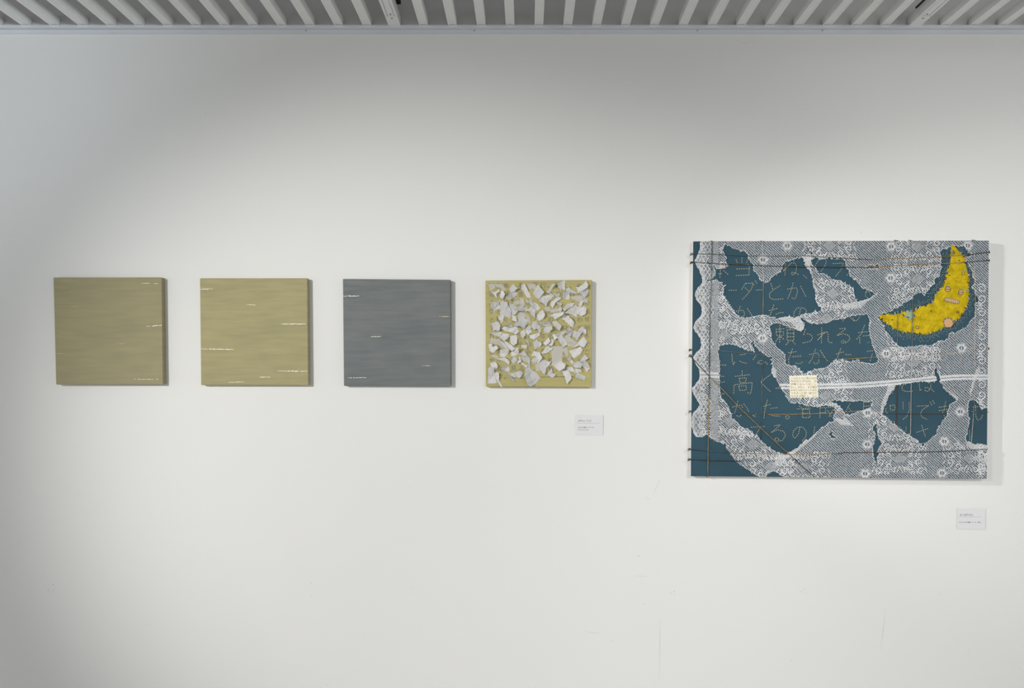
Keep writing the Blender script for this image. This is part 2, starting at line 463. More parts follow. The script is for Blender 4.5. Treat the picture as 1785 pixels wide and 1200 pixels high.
# torn paper scraps, each crumpled
E_ = z2p((840, 480), 12.0); F_ = z2p((935, 480), 12.0); G_ = z2p((840, 575), 10.91); H_ = z2p((935, 575), 10.91)
SCR = [
 (E_, 1, [(145,190),(220,180),(280,215),(265,270),(190,310),(160,260)]), (E_, 1, [(310,200),(400,185),(440,225),(480,290),(490,320),(440,300),(390,270),(320,255)]),
 (E_, 0, [(190,340),(270,355),(350,300),(365,350),(330,370),(295,380),(305,480),(280,430),(250,400)]), (E_, 0, [(400,330),(440,330),(480,400),(430,490),(385,460)]),
 (E_, 0, [(590,275),(655,195),(690,230),(740,275),(680,330),(605,350)]), (E_, 0, [(525,465),(590,400),(620,360),(700,340),(730,400),(640,480),(570,510)]),
 (E_, 0, [(845,220),(880,195),(915,225),(985,360),(1015,455),(940,440),(870,330),(835,290)]), (E_, 1, [(960,200),(1080,190),(1140,230),(1110,310),(1060,270),(1010,290),(960,250)]),
 (F_, 0, [(35,230),(145,360),(60,470),(40,490),(-20,440),(-60,380)]),
 (E_, 0, [(190,590),(345,560),(365,700),(310,710),(270,740),(250,790),(240,700),(195,650)]), (E_, 1, [(350,560),(375,510),(410,550),(395,620)]),
 (E_, 0, [(405,600),(440,560),(520,590),(560,680),(600,730),(600,820),(560,880),(530,850),(400,840),(395,690)]),
 (E_, 0, [(570,600),(630,620),(650,600),(700,650),(750,730),(700,800),(640,820),(620,720),(590,680)]), (E_, 1, [(660,550),(800,530),(800,590),(700,620)]),
 (E_, 0, [(810,500),(870,520),(880,650),(850,740),(720,690),(740,660),(805,640)]), (E_, 0, [(860,700),(930,660),(975,740),(900,750),(760,740)]),
 (E_, 0, [(925,495),(980,540),(960,590),(930,560)]), (E_, 0, [(980,560),(1020,510),(1080,570),(1150,600),(1200,680),(1140,740),(1060,670)]),
 (E_, 0, [(970,730),(1050,650),(1110,740),(1100,880),(1060,840)]), (E_, 1, [(760,790),(830,780),(900,810),(910,880),(830,850),(770,900)]),
 (E_, 0, [(680,1060),(760,950),(835,850),(900,920),(965,950),(930,1030),(880,1100),(800,1050)]), (E_, 0, [(350,870),(455,850),(440,940),(400,1010),(385,940),(355,930)]),
 (E_, 0, [(640,830),(690,850),(740,970),(640,940)]), (E_, 0, [(220,1020),(320,980),(380,1060),(350,1160),(290,1140),(250,1160),(235,1090)]),
 (E_, 0, [(550,990),(640,1060),(560,1100)]), (E_, 0, [(420,1110),(500,1080),(570,1110),(700,1080),(735,1110),(640,1190),(500,1170)]),
 (E_, 0, [(640,1190),(720,1130),(780,1180),(700,1240)]), (E_, 0, [(1050,1030),(1090,980),(1150,970),(1180,1040),(1200,1090),(1110,1130),(1060,1100)]),
 (E_, 0, [(930,1100),(990,1050),(1030,1080),(1030,1180),(960,1240),(900,1150)]),
 (F_, 0, [(15,850),(60,790),(130,730),(165,830),(140,900),(60,940),(10,900)]), (F_, 0, [(245,325),(320,200),(395,190),(290,340)]),
 (F_, 0, [(445,180),(500,160),(585,130),(585,310),(560,300),(530,280),(510,320),(490,270),(460,260)]), (F_, 0, [(200,340),(270,350),(370,435),(300,410)]),
 (F_, 0, [(200,440),(340,410),(350,450),(290,510),(240,480),(210,600),(195,640)]), (F_, 0, [(60,540),(110,430),(200,450),(210,640),(130,570)]),
 (F_, 1, [(360,370),(400,400),(470,370),(480,430),(400,460)]), (F_, 0, [(320,560),(400,500),(460,470),(510,495),(430,540),(390,590),(345,680),(305,610)]),
 (F_, 0, [(430,560),(520,590),(545,580),(490,650),(450,610)]), (F_, 0, [(630,290),(700,270),(730,310),(850,370),(820,385),(700,360),(680,400),(640,340)]),
 (F_, 0, [(560,380),(640,340),(685,390),(680,490),(610,505),(565,470)]), (F_, 0, [(835,235),(900,250),(1030,140),(1070,210),(1050,260),(880,360),(870,290)]),
 (F_, 0, [(915,370),(1030,280),(1085,320),(1060,400),(1000,470),(970,420)]), (F_, 1, [(750,450),(960,430),(990,470),(900,560),(790,500),(765,520)]),
 (F_, 1, [(975,530),(1050,450),(1070,570),(1010,570)]), (F_, 0, [(885,600),(930,530),(985,540),(940,640),(890,640)]),
 (F_, 0, [(570,700),(650,600),(775,595),(740,650),(600,740)]), (F_, 0, [(610,790),(690,730),(800,640),(870,690),(850,760),(830,860),(740,810)]),
 (F_, 0, [(860,680),(970,640),(1040,700),(1020,800),(940,840),(860,800)]), (F_, 1, [(180,680),(270,670),(280,740),(180,770)]),
 (F_, 1, [(300,720),(460,700),(465,760),(300,780)]), (F_, 0, [(470,690),(510,670),(535,710),(510,760),(475,750)]),
 (F_, 0, [(285,850),(420,790),(560,770),(540,830),(400,910),(360,860)]), (F_, 0, [(530,900),(580,820),(600,840),(560,900)]),
 (F_, 0, [(545,900),(600,840),(680,870),(775,970),(760,1070),(720,1060)]), (F_, 0, [(15,990),(280,985),(300,1030),(240,1060),(180,1060)]),
 (F_, 0, [(340,980),(420,970),(515,1060),(470,1140),(380,1070)]), (F_, 0, [(0,1000),(80,1090),(90,1180),(60,1190),(0,1090)]),
 (F_, 0, [(160,1130),(200,1080),(310,1070),(320,1130),(260,1200),(180,1190)]), (F_, 0, [(860,1160),(960,1080),(1030,1170),(1030,1230),(960,1200)]),
 (F_, 0, [(640,1130),(700,1110),(760,1160),(700,1200)]),
 (G_, 0, [(190,65),(370,50),(375,110),(320,130),(230,100)]), (G_, 0, [(320,130),(400,80),(500,90),(510,130),(430,210),(380,170)]),
 (G_, 1, [(190,170),(330,200),(400,300),(410,340),(300,280),(175,255)]), (G_, 0, [(320,180),(420,260),(520,380),(490,370),(370,250)]),
 (G_, 0, [(415,250),(480,240),(620,345),(560,390)]), (G_, 0, [(130,290),(190,270),(215,340),(260,310),(300,345),(230,430),(160,400)]),
 (G_, 0, [(350,400),(430,365),(520,380),(490,450),(430,515),(360,500)]), (G_, 0, [(550,130),(650,110),(670,180),(650,260),(600,290),(555,250)]),
 (G_, 0, [(560,440),(600,370),(680,350),(695,450),(620,490),(570,490)]), (G_, 0, [(695,460),(800,410),(830,450),(880,510),(760,490)]),
 (G_, 0, [(735,60),(800,10),(820,100),(780,160),(740,120)]), (G_, 0, [(840,180),(890,220),(890,300),(860,240)]), (G_, 0, [(760,300),(850,290),(850,360),(760,340)]),
 (G_, 1, [(190,500),(230,470),(310,520),(280,550)]), (G_, 0, [(310,560),(440,540),(520,600),(510,660),(430,600)]), (G_, 0, [(560,600),(590,530),(650,530),(660,600),(600,640)]),
 (G_, 0, [(650,580),(720,520),(745,600),(690,640)]), (G_, 0, [(720,590),(860,690),(830,720),(740,640)]), (G_, 1, [(750,540),(830,500),(910,540),(870,620),(800,590)]),
 (G_, 0, [(170,640),(240,610),(300,690),(290,720),(220,760),(180,690)]), (G_, 0, [(130,760),(170,715),(215,745),(250,900),(270,990),(200,1005),(125,1000)]),
 (G_, 0, [(245,840),(320,830),(290,900),(330,1000),(380,1075),(345,1060),(280,950)]), (G_, 0, [(370,750),(420,700),(500,695),(520,770),(450,790)]),
 (G_, 0, [(480,790),(520,800),(570,900),(625,970),(580,970),(520,870)]), (G_, 0, [(550,840),(740,790),(765,840),(720,910),(600,890)]),
 (G_, 0, [(820,860),(840,690),(900,650),(920,740),(980,800)]), (G_, 0, [(830,890),(990,810),(1090,920),(1000,1030),(930,1065),(880,1040)]),
 (G_, 0, [(880,550),(910,600),(900,700),(880,640)]), (G_, 0, [(910,110),(1000,90),(1080,60),(1090,110),(1000,180),(930,160)]),
 (G_, 0, [(980,240),(1050,200),(1090,260),(1020,370),(990,300)]), (G_, 0, [(950,490),(990,410),(1090,440),(1060,500)]),
 (G_, 0, [(940,590),(1000,540),(1090,530),(1060,600),(1000,640)]), (H_, 1, [(-20,650),(60,620),(80,770),(0,780)]),
 (H_, 0, [(60,640),(130,580),(190,610),(180,720),(170,800),(140,825),(90,770)]), (H_, 0, [(190,610),(270,620),(220,700),(185,720)]),
 (H_, 0, [(380,80),(440,50),(550,15),(550,60),(400,150)]), (H_, 0, [(410,170),(480,110),(580,270),(560,290),(510,325)]), (H_, 0, [(310,100),(350,85),(400,150),(340,200)]),
 (H_, 0, [(555,30),(690,20),(650,110),(600,110)]), (H_, 0, [(690,110),(720,30),(850,60),(770,185)]), (H_, 1, [(545,140),(600,110),(680,190),(720,220),(570,240)]),
 (H_, 1, [(600,270),(730,230),(760,260),(700,320),(610,310)]), (H_, 0, [(710,340),(890,150),(950,240),(900,330),(820,300)]),
 (H_, 0, [(640,410),(830,340),(870,380),(830,470),(720,530)]), (H_, 1, [(295,340),(490,335),(470,570),(315,660)]),
 (H_, 0, [(325,660),(470,570),(490,630),(540,650),(530,720),(440,775)]), (H_, 1, [(500,390),(580,335),(600,440),(580,520),(540,450)]),
 (H_, 0, [(590,560),(650,525),(710,640),(660,640)]), (H_, 0, [(840,620),(850,560),(920,490),(980,545),(910,600)]), (H_, 0, [(700,660),(790,610),(860,650),(840,720),(740,720)]),
 (H_, 0, [(870,680),(930,600),(1010,700),(1000,740),(950,800),(930,740)]), (H_, 0, [(570,720),(680,710),(725,800),(600,770)]), (H_, 0, [(725,740),(830,750),(860,800),(740,820)]),
 (H_, 0, [(475,800),(610,780),(660,920),(590,1010),(570,1000),(540,880)]), (H_, 0, [(745,905),(790,830),(920,890),(910,960),(850,940)]),
 (H_, 0, [(220,850),(290,745),(310,830),(360,850),(310,910),(250,880)]), (H_, 0, [(100,450),(200,320),(290,370),(220,430),(130,455)]),
 (H_, 0, [(230,290),(300,180),(330,220),(300,300)]), (H_, 0, [(20,340),(60,230),(100,270),(60,330)]), (H_, 0, [(0,460),(60,450),(105,540),(30,630),(0,600)]),
 (H_, 0, [(840,0),(940,0),(940,70),(870,60)]), (H_, 0, [(140,250),(230,160),(260,230),(180,300)]), (E_, 1, [(930,830),(1010,900),(1010,990),(950,960)])]
def scrap(conv, thin, poly):
    pts = conv(poly); n = len(pts)
    cx = sum(p[0] for p in pts) / n; cy = sum(p[1] for p in pts) / n
    pts = [(cx + (x - cx) * 1.17, cy + (y - cy) * 1.17) for x, y in pts]
    ring = []
    for i in range(n):
        a = pts[i]; c = pts[(i + 1) % n]; L = math.hypot(c[0] - a[0], c[1] - a[1]); m = max(1, int(L / 1.6))
        for k in range(m):
            u = k / m; j = 0.1 if k == 0 else 0.55
            ring.append((a[0] + (c[0] - a[0]) * u + random.uniform(-j, j), a[1] + (c[1] - a[1]) * u + random.uniform(-j, j)))
    amp = 0.0008 if thin else 0.0052
    th = random.uniform(0, math.pi); fx, fy = math.cos(th), math.sin(th); w0 = random.uniform(4, 7); ph = random.uniform(0, 6)
    tilt = random.uniform(-1, 1) * amp / 9
    th2 = random.uniform(0, math.pi); gx, gy = math.cos(th2), math.sin(th2); w1 = random.uniform(2.2, 3.6)
    def dep(x, y, edge):
        s = (x - cx) * fx + (y - cy) * fy; t = -(x - cx) * fy + (y - cy) * fx; s2 = (x - cx) * gx + (y - cy) * gy
        crease = abs(((s / w0 + ph) % 2) - 1); ripple = .5 + .5 * math.sin(s2 / w1 * 2 + ph)
        return T + 0.0007 + amp * max(0.0, 0.12 + 0.50 * crease + 0.22 * ripple + tilt / amp * t * 3.0 + random.uniform(-.04, .04))
    v = [wpt(x, y, dep(x, y, 1)) for x, y in ring]; m = len(ring)
    ix, iy = cx + random.uniform(-1.2, 1.2), cy + random.uniform(-1.2, 1.2)
    inner = [(ix + (x - cx) * .55, iy + (y - cy) * .55) for x, y in ring]
    v += [wpt(x, y, dep(x, y, 0)) for x, y in inner]; v.append(wpt(ix, iy, dep(ix, iy, 0)))
    f = []
    for i in range(m):
        j = (i + 1) % m
        f += [(i, j, m + j), (i, m + j, m + i), (m + i, m + j, 2 * m)]
    mesh_obj('paper_scrap', v, f, M_thin if thin else random.choice((M_paper, M_paper, M_paper2)), p4)
for s in SCR: scrap(*s)
v, f = [], []
for i in range(26):      # specks of leaf between the scraps
    x = random.uniform(852, 900); y = random.uniform(500, 600); r = random.uniform(.3, .6); k = len(v)
    v += [wpt(x + r * math.cos(a), y + r * math.sin(a), T + .0006) for a in (0, 1.3, 2.6, 3.8, 5)]; f.append((k, k + 1, k + 2, k + 3, k + 4))
tag(mesh_obj('leaf_specks', v, f, M_leaf, p4), kind='stuff')

# ------------------------------------------------------------------ caption cards
def card(q, label, rows, rule):
    root_p = wpt((q[0][0] + q[1][0]) / 2, (q[2][1] + q[3][1]) / 2, 0.001)
    root = empty('caption_card', (root_p.x, -0.001, root_p.z)); tag(root, label, 'caption card', 'caption cards beside the works')
    m = quad_map(q); n = 8; v = []
    dep = lambda u, w: 0.0014 + 0.0010 * max(0, u - .84) ** 1.5 * 9
    for i in range(n + 1):
        for j in range(n + 1):
            px, py = m(i / n, j / n); v.append(wpt(px, py, dep(i / n, j / n)))
    N1 = len(v)
    v += [p + Vector((0, 0.0005, 0)) for p in v]
    f = [(i * (n + 1) + j, i * (n + 1) + j + 1, (i + 1) * (n + 1) + j + 1, (i + 1) * (n + 1) + j) for i in range(n) for j in range(n)]
    f += [tuple(N1 + k for k in reversed(q4)) for q4 in f]
    mesh_obj('card', v, f, M_card, root, True)
    for s, size, x, y, w in rows:
        g, fs = text_geo(s, size, x, y, w, 0.04)
        mesh_obj('printed_line', [wpt(a, c, 0.00155) for a, c in g], fs, M_ink, root)
    x0, x1, y = rule
    mesh_obj('printed_rule', [wpt(x0, y, .00152), wpt(x1, y, .00152), wpt(x1, y + .55, .00152), wpt(x0, y + .55, .00152)], [(0, 1, 2, 3)], M_rule, root)
card([(1002.9, 723.8), (1051.5, 724), (1051.2, 759), (1003.5, 758.8)], 'small white caption card below the paper scrap collage',
     [("カチューシャ", 3.9, 1007.6, 735.4, 22.8), ("パネルに油彩、テンペラ、", 2.5, 1007.2, 746.5, 28.5), ("ティッシュ、のり", 2.5, 1007.2, 750.6, 19)], (1006.2, 1045.4, 738))
card([(1669.2, 886.9), (1717.8, 887), (1717.4, 923.7), (1667.8, 922.8)], 'small white caption card below the lace covered canvas',
     [("よくばりさん", 3.9, 1672.8, 899.4, 23.4), ("キャンバスに油彩、レース、毛糸", 2.5, 1671.8, 911.9, 37.2)], (1671.4, 1711, 901.5))

# ------------------------------------------------------------------ lace covered canvas
TB = 0.030
QB = [(1208.6, 420.8), (1724.3, 419.4), (1720.6, 835.4), (1204.4, 830.6)]
big = painting('lace_canvas', QB, TB, 'large teal canvas under torn white lace with a yellow felt moon', 'textile artwork')
canvas_body(QB, TB, M_teal, big, M_rawcanvas, 1.0)
SC = 1785 / 1565 * 0 + 1565 / 300.0
A = z2p((1190, 400), SC); B = z2p((1470, 400), SC); Cz = z2p((1190, 620), SC); Dz = z2p((1470, 620), SC)

# --- raster canvas for the lace: RES cells per pixel
RES = 2; GX0, GY0, GX1, GY1 = 1200, 416, 1728, 840
NX, NY = (GX1 - GX0) * RES, (GY1 - GY0) * RES
xs = GX0 + (np.arange(NX) + .5) / RES; ys = GY0 + (np.arange(NY) + .5) / RES
XX, YY = np.meshgrid(xs, ys)
def vnoise(step, x=None, y=None):
    gx, gy = int((GX1 - GX0) / step) + 3, int((GY1 - GY0) / step) + 3
    g = rng.uniform(-1, 1, (gy, gx))
    fx = (XX - GX0) / step; fy = (YY - GY0) / step
    ix = fx.astype(int); iy = fy.astype(int); tx = fx - ix; ty = fy - iy
    tx = tx * tx * (3 - 2 * tx); ty = ty * ty * (3 - 2 * ty)
    return (g[iy, ix] * (1 - tx) + g[iy, ix + 1] * tx) * (1 - ty) + (g[iy + 1, ix] * (1 - tx) + g[iy + 1, ix + 1] * tx) * ty
JX = 1.5 * vnoise(5) + 1.0 * vnoise(2.2) + 0.6 * vnoise(1.0); JY = 1.5 * vnoise(5) + 1.0 * vnoise(2.2) + 0.6 * vnoise(1.0)
def pip(poly, jit=1.0):
    px = XX + JX * jit; py = YY + JY * jit
    xs_ = [p[0] for p in poly]; ys_ = [p[1] for p in poly]
    c0 = max(0, int((min(xs_) - 5 - GX0) * RES)); c1 = min(NX, int((max(xs_) + 5 - GX0) * RES) + 1)
    r0 = max(0, int((min(ys_) - 5 - GY0) * RES)); r1 = min(NY, int((max(ys_) + 5 - GY0) * RES) + 1)
    out = np.zeros((NY, NX), bool)
    if c1 <= c0 or r1 <= r0: return out
    sx, sy = px[r0:r1, c0:c1], py[r0:r1, c0:c1]; w = np.zeros(sx.shape, bool)
    n = len(poly)
    for i in range(n):
        (xa, ya), (xb, yb) = poly[i], poly[(i + 1) % n]
        if ya == yb: continue
        cond = ((ya > sy) != (yb > sy)) & (sx < (xb - xa) * (sy - ya) / (yb - ya) + xa)
        w ^= cond
    out[r0:r1, c0:c1] = w
    return out
def stamp(mask, pts, width, val=True):
    for (xa, ya), (xb, yb) in zip(pts[:-1], pts[1:]):
        c0 = max(0, int((min(xa, xb) - width - 1 - GX0) * RES)); c1 = min(NX, int((max(xa, xb) + width + 1 - GX0) * RES) + 1)
        r0 = max(0, int((min(ya, yb) - width - 1 - GY0) * RES)); r1 = min(NY, int((max(ya, yb) + width + 1 - GY0) * RES) + 1)
        if c1 <= c0 or r1 <= r0: continue
        sx, sy = XX[r0:r1, c0:c1], YY[r0:r1, c0:c1]; dx, dy = xb - xa, yb - ya; L = dx * dx + dy * dy or 1e-9
        t = np.clip(((sx - xa) * dx + (sy - ya) * dy) / L, 0, 1)
        mask[r0:r1, c0:c1][(sx - xa - t * dx) ** 2 + (sy - ya - t * dy) ** 2 <= width * width / 4] = val
def dilate(m, n=1):
    for _ in range(n):
        o = m.copy(); o[1:] |= m[:-1]; o[:-1] |= m[1:]; o[:, 1:] |= m[:, :-1]; o[:, :-1] |= m[:, 1:]; m = o
    return m

scallop = A([(155,95),(162,150),(150,200),(125,250),(110,290),(120,330),(150,370),(165,410),(180,450),(175,490),(150,520),(120,560),(108,600),(125,640),(150,670),(170,710),(178,760),
             (165,790),(140,815),(110,850),(98,890),(115,930),(140,960),(160,1000),(170,1050),(160,1090),(130,1110),(108,1150)]) + \
          Cz([(100,10),(110,60),(140,110),(155,170),(150,220),(110,270),(85,300),(95,350),(130,400),(150,440),(140,480),(100,520),(78,560),(82,600),(78,650),(100,700),(120,740)])
H0 = [(1195, 410)] + scallop + Cz([(180,745),(215,720),(265,755),(330,790),(385,800),(400,850),(440,890),(470,950),(540,1010),(600,1040),(650,1080),(700,1105),(735,1140)]) + [(1195, 850)]
HOLES = [
 A([(385,140),(430,150),(460,175),(500,178),(540,195),(585,215),(600,250),(610,300),(640,320),(645,370),(680,410),(700,460),(740,475),(765,490),(800,450),(850,410),(900,370),(930,300),(1000,270),(1080,255),
    (1110,310),(1160,390),(1180,430),(1195,520),(1210,570),(1205,630),(1230,690),(1265,735),(1280,745),(1200,750),(1130,765),(1060,785),(1010,805),(960,795),(900,800),(845,815),(820,800),(780,785),(730,780),
    (660,795),(600,805),(510,800),(480,760),(440,700),(390,640),(365,590),(372,540),(380,510),(355,480),(330,470),(270,462),(222,472),(218,460),(280,445),(300,390),(275,320),(300,345),(310,360),(400,345),(420,320),(400,300),(395,240),(370,220),(375,160)]),
 A([(1105,135),(1130,148),(1150,190),(1188,225),(1172,240),(1145,208),(1118,165)]),
 A([(1170,280),(1200,250),(1240,265),(1280,268),(1330,262),(1390,265),(1450,262),(1475,290)]) + B([(15,300),(30,350),(55,370),(65,420),(90,450),(140,500),(180,535),(260,565),(300,585),(270,610),(200,635),(130,655),(105,640),(100,590),
    (105,550),(90,530),(40,500),(0,480)]) + A([(1440,470),(1360,450),(1310,412),(1240,398),(1230,375),(1190,345),(1170,305)]),
 B([(190,343),(265,323),(325,323),(328,352),(195,354)]),
 B([(880,200),(900,185),(970,165),(990,140),(1060,155),(1100,155),(1130,190),(1155,210),(1160,235),(1140,250),(1110,240),(1115,290),(1150,340),(1175,380),(1170,430),(1195,460),(1190,500),(1160,520),(1200,560),(1205,600),(1235,640),
    (1215,660),(1200,690),(1190,760),(1195,800),(1150,840),(1130,880),(1070,920),(1000,940),(955,945),(960,1000),(925,1005),(880,1020),(830,1040),(760,1055),(700,1060),(620,1070),(580,1080),(520,1065),(490,1045),(450,1010),
    (420,980),(405,950),(365,910),(370,880),(345,850),(310,790),(340,770),(400,755),(440,730),(490,710),(540,680),(580,660),(620,620),(660,590),(700,570),(735,610),(760,560),(800,530),(830,490),(840,450),(870,420),(890,370),(890,320),(890,260)]),
 A([(790,870),(830,850),(880,855),(920,870),(980,890),(1040,915),(1080,935),(1110,900),(1105,860),(1080,830),(1065,808),(1090,806),(1120,840),(1220,865),(1300,845),(1400,820),(1500,800)]) +
    B([(100,785),(170,775),(215,775),(235,830),(240,890),(238,950),(260,1030),(285,1100),(310,1170)]) + Dz([(312,70),(250,76),(160,55),(130,40),(60,50),(0,45)]) +
    Cz([(1480,40),(1380,45),(1340,75),(1290,110),(1190,125),(1130,155),(1100,160),(1060,120),(1010,85),(980,95),(935,60),(930,10)]) + A([(940,1165),(920,1130),(870,1090),(830,1040),(800,980),(800,920)]),
 A([(345,1050),(400,1050),(440,1040),(500,1060),(560,1085),(640,1110),(660,1128),(650,1090),(620,1050),(625,1020),(650,1010),(655,1060),(690,1100),(740,1140),(800,1165)]) +
    Cz([(818,20),(800,40),(815,100),(810,150),(820,190),(860,220),(875,260),(900,310),(935,350),(960,400),(985,440),(1020,440),(1050,430),(1110,455),(1200,465),(1290,455),(1350,455),(1385,475),(1385,510),(1370,560),(1375,590),
    (1310,630),(1250,670),(1210,710),(1140,760),(1080,810),(1010,860),(960,890),(935,910),(880,880),(850,875),(810,860),(760,820),(715,770),(650,710),(580,665),(520,640),(490,600),(450,570),(435,500),(400,430),(345,385),(350,340),(335,280),(340,180),(335,100),(325,0)]) +
    A([(325,1120)]),
 Cz([(1325,415),(1420,410),(1560,420)]) + Dz([(130,415),(180,418),(255,415),(260,440),(260,470),(220,485),(150,505),(60,530),(10,545)]) + Cz([(1520,540),(1480,550),(1460,510),(1440,470),(1400,440),(1340,430)]),
 Dz([(475,265),(560,255),(700,240),(850,232),(880,250),(920,300),(960,340),(1000,380),(1035,400),(1000,420),(970,450),(950,510),(930,560),(890,610),(860,660),(840,720),(800,760),(760,790),(715,830),(690,790),(640,760),(600,720),
    (540,690),(490,650),(440,610),(400,575),(355,535),(380,460),(410,390),(440,330),(470,300)]),
 Dz([(1140,420),(1170,398),(1200,415),(1240,450),(1260,490),(1330,465),(1330,818),(1250,810),(1180,800),(1120,770),(1105,740),(1130,700),(1145,620),(1140,550),(1135,480)]),
 Dz([(285,620),(305,625),(305,700),(320,760),(350,800),(320,850),(318,900),(305,990),(290,985),(275,900),(265,830),(290,760),(290,710),(268,660)]),
 Dz([(830,120),(850,98),(857,160),(882,210),(882,252),(850,232),(835,170)]),
 Cz([(1320,715),(1345,688),(1366,700),(1362,725),(1392,742),(1385,762),(1350,752),(1338,727)]),
 Cz([(735,1125),(790,1060),(840,1050),(880,1075),(945,1125)]),
]
hole = pip(H0, 0.45)
for h in HOLES: hole |= pip(h, 1.0)

# --- lace ground: diagonal tulle net
a_ = (XX * .94 + YY) / 1.82; b_ = (XX * .94 - YY) / 2.45
net = (np.cos(2 * np.pi * a_ / 2 + 0.5 * vnoise(9)) + 0.75 * np.cos(2 * np.pi * b_ / 2 + 0.5 * vnoise(9)) + 0.30 * vnoise(1.2)) > 0.30
fine = (((np.floor(XX * RES) + np.floor(YY * RES)) % 2) == 0) ^ (rng.random((NY, NX)) < .06)
lace = net.copy()
# --- woven motifs
def spiral(cx, cy, r, turns, a0, sgn):
    n = int(10 * turns) + 3
    return [(cx + r * (1 - .75 * k / n) * math.cos(a0 + sgn * 2 * math.pi * turns * k / n), cy + r * (1 - .75 * k / n) * math.sin(a0 + sgn * 2 * math.pi * turns * k / n)) for k in range(n + 1)]
def rosette(cx, cy, r):
    """small six-lobed blossom with a pair of triangular eyelets"""
    R2 = (XX - cx) ** 2 + (YY - cy) ** 2
    lace[R2 < (1.45 * r) ** 2] = fine[R2 < (1.45 * r) ** 2]
    for k in range(6):
        an = k * math.pi / 3
        lace[((XX - cx - .78 * r * math.cos(an)) ** 2 + (YY - cy - .72 * r * math.sin(an)) ** 2) < (.40 * r) ** 2] = True
    lace[R2 < (.80 * r) ** 2] = True
    for sgn in (-1, 1):
        u = (XX - cx) * sgn
        tri = (u > .16 * r) & (u < .62 * r - np.abs(YY - cy) * .9)
        lace[tri] = False
        core = (u > .27 * r) & (u < .42 * r - np.abs(YY - cy) * .9)
        lace[core] = True
    lace[(R2 < (1.2 * r) ** 2) & (rng.random((NY, NX)) < .14)] = False
def damask(cx, cy, w):
    """one repeat of the scroll column: net diamond, paired C-scrolls, leaf sprays"""
    dia = (np.abs(XX - cx) / 13 + np.abs(YY - cy) / 9.5) < 1
    lace[dia] = fine[dia]
    sgnset = (-1, 1)
    for sx in sgnset:
        for sy in sgnset:
            for (ox, oy, r, tn, a0, wd) in ((20, 13, 7, 1.2, .4, 1.25), (34, 6, 6, 1.1, 2.2, 1.2), (10, 20, 5, 1.1, 4, 1.1), (38, 20, 6.5, 1.25, 1.0, 1.2), (24, 25, 4.0, 1.0, 2.6, 1.1)):
                pts = spiral(0, 0, r, tn, a0, 1)
                stamp(lace, [(cx + sx * (ox + p[0]), cy + sy * (oy + p[1])) for p in pts], wd)
            for (xa, ya, xb, yb) in ((14, 2, 26, 8), (15, 5, 22, 12), (26, 2, 33, 14), (4, 12, 9, 18), (0, 13, 5, 24), (28, 18, 32, 26), (16, 19, 20, 27), (42, 2, 47, 10), (44, 14, 48, 24)):
                stamp(lace, [(cx + sx * xa, cy + sy * ya), (cx + sx * xb, cy + sy * yb)], 1.1)
DAM = [(1600, 430), (1600, 487), (1596, 540), (1446, 428), (1452, 512), (1440, 556), (1300, 556), (1268, 505), (1262, 585), (1272, 735), (1312, 775), (1345, 815), (1400, 815), (1592, 632),
       (1592, 604), (1560, 745), (1568, 800), (1430, 640), (1440, 690), (1690, 800)]
for cx, cy in DAM: damask(cx, cy, 44)
for cx, cy in [(1372.5, 428.5), (1553.5, 430), (1687, 428), (1552.5, 485), (1545, 617), (1676, 607), (1512.5, 720), (1512, 775), (1646, 770), (1508, 826), (1642, 825), (1674, 718), (1330, 453), (1329, 590)]:
    rosette(cx, cy, 7.2)
# right border of large C-scrolls
for k in range(8):
    cy = 512 + 42 * k
    for s in (-1, 1):
        stamp(lace, [(1711 - p[0], cy + s * 9 + s * p[1]) for p in spiral(0, 0, 8.5, 1.3, 0.6, 1)], 1.4)
    for an in range(6):
        stamp(lace, [(1709, cy + 21), (1709 + 7 * math.cos(an * math.pi / 3), cy + 21 + 7 * math.sin(an * math.pi / 3))], 1.2)
for cx, cy in ((1708, 822), (1700, 800), (1716, 803)):
    for an in range(8):
        stamp(lace, [(cx + 2 * math.cos(an * .785), cy + 2 * math.sin(an * .785)), (cx + 9 * math.cos(an * .785), cy + 9 * math.sin(an * .785))], 1.4)
# left scalloped border: cord pair, scale filling, medallions
sc = np.array(scallop)
for off, wd in ((0.9, 1.7), (3.6, 1.2)):
    stamp(lace, [(p[0] + off, p[1]) for p in scallop], wd)
band = (XX < np.interp(YY, sc[:, 1], sc[:, 0]) + 22) & (YY < 770)
zig = (np.abs(((XX * .9 + YY * .55) / 3.0) % 2 - 1) < .16) | (np.abs(((XX * .9 - YY * .55) / 3.0) % 2 - 1) < .16)
lace[band] = (fine & (rng.random((NY, NX)) < .75) | zig)[band]
for off, wd in ((0.9, 1.7), (3.7, 1.2)):
    stamp(lace, [(p[0] + off, p[1]) for p in scallop], wd)
gut = (XX > 1239) & (XX < 1252) & (YY < 770) & ~band
lace[gut] = fine[gut]
for cy in range(430, 780, 26):
    stamp(lace, [(1224 + p[0] * 1.1, cy + p[1]) for p in spiral(0, 0, 6.5, 1.3, .7, 1)], 1.4)
    stamp(lace, [(1226 + p[0] * 1.1, cy + 12 + p[1]) for p in spiral(0, 0, 5, 1.2, 3.4, -1)], 1.3)
    stamp(lace, [(1258 + p[0], cy + 5 + p[1]) for p in spiral(0, 0, 5.5, 1.3, 2.2, -1)], 1.4)
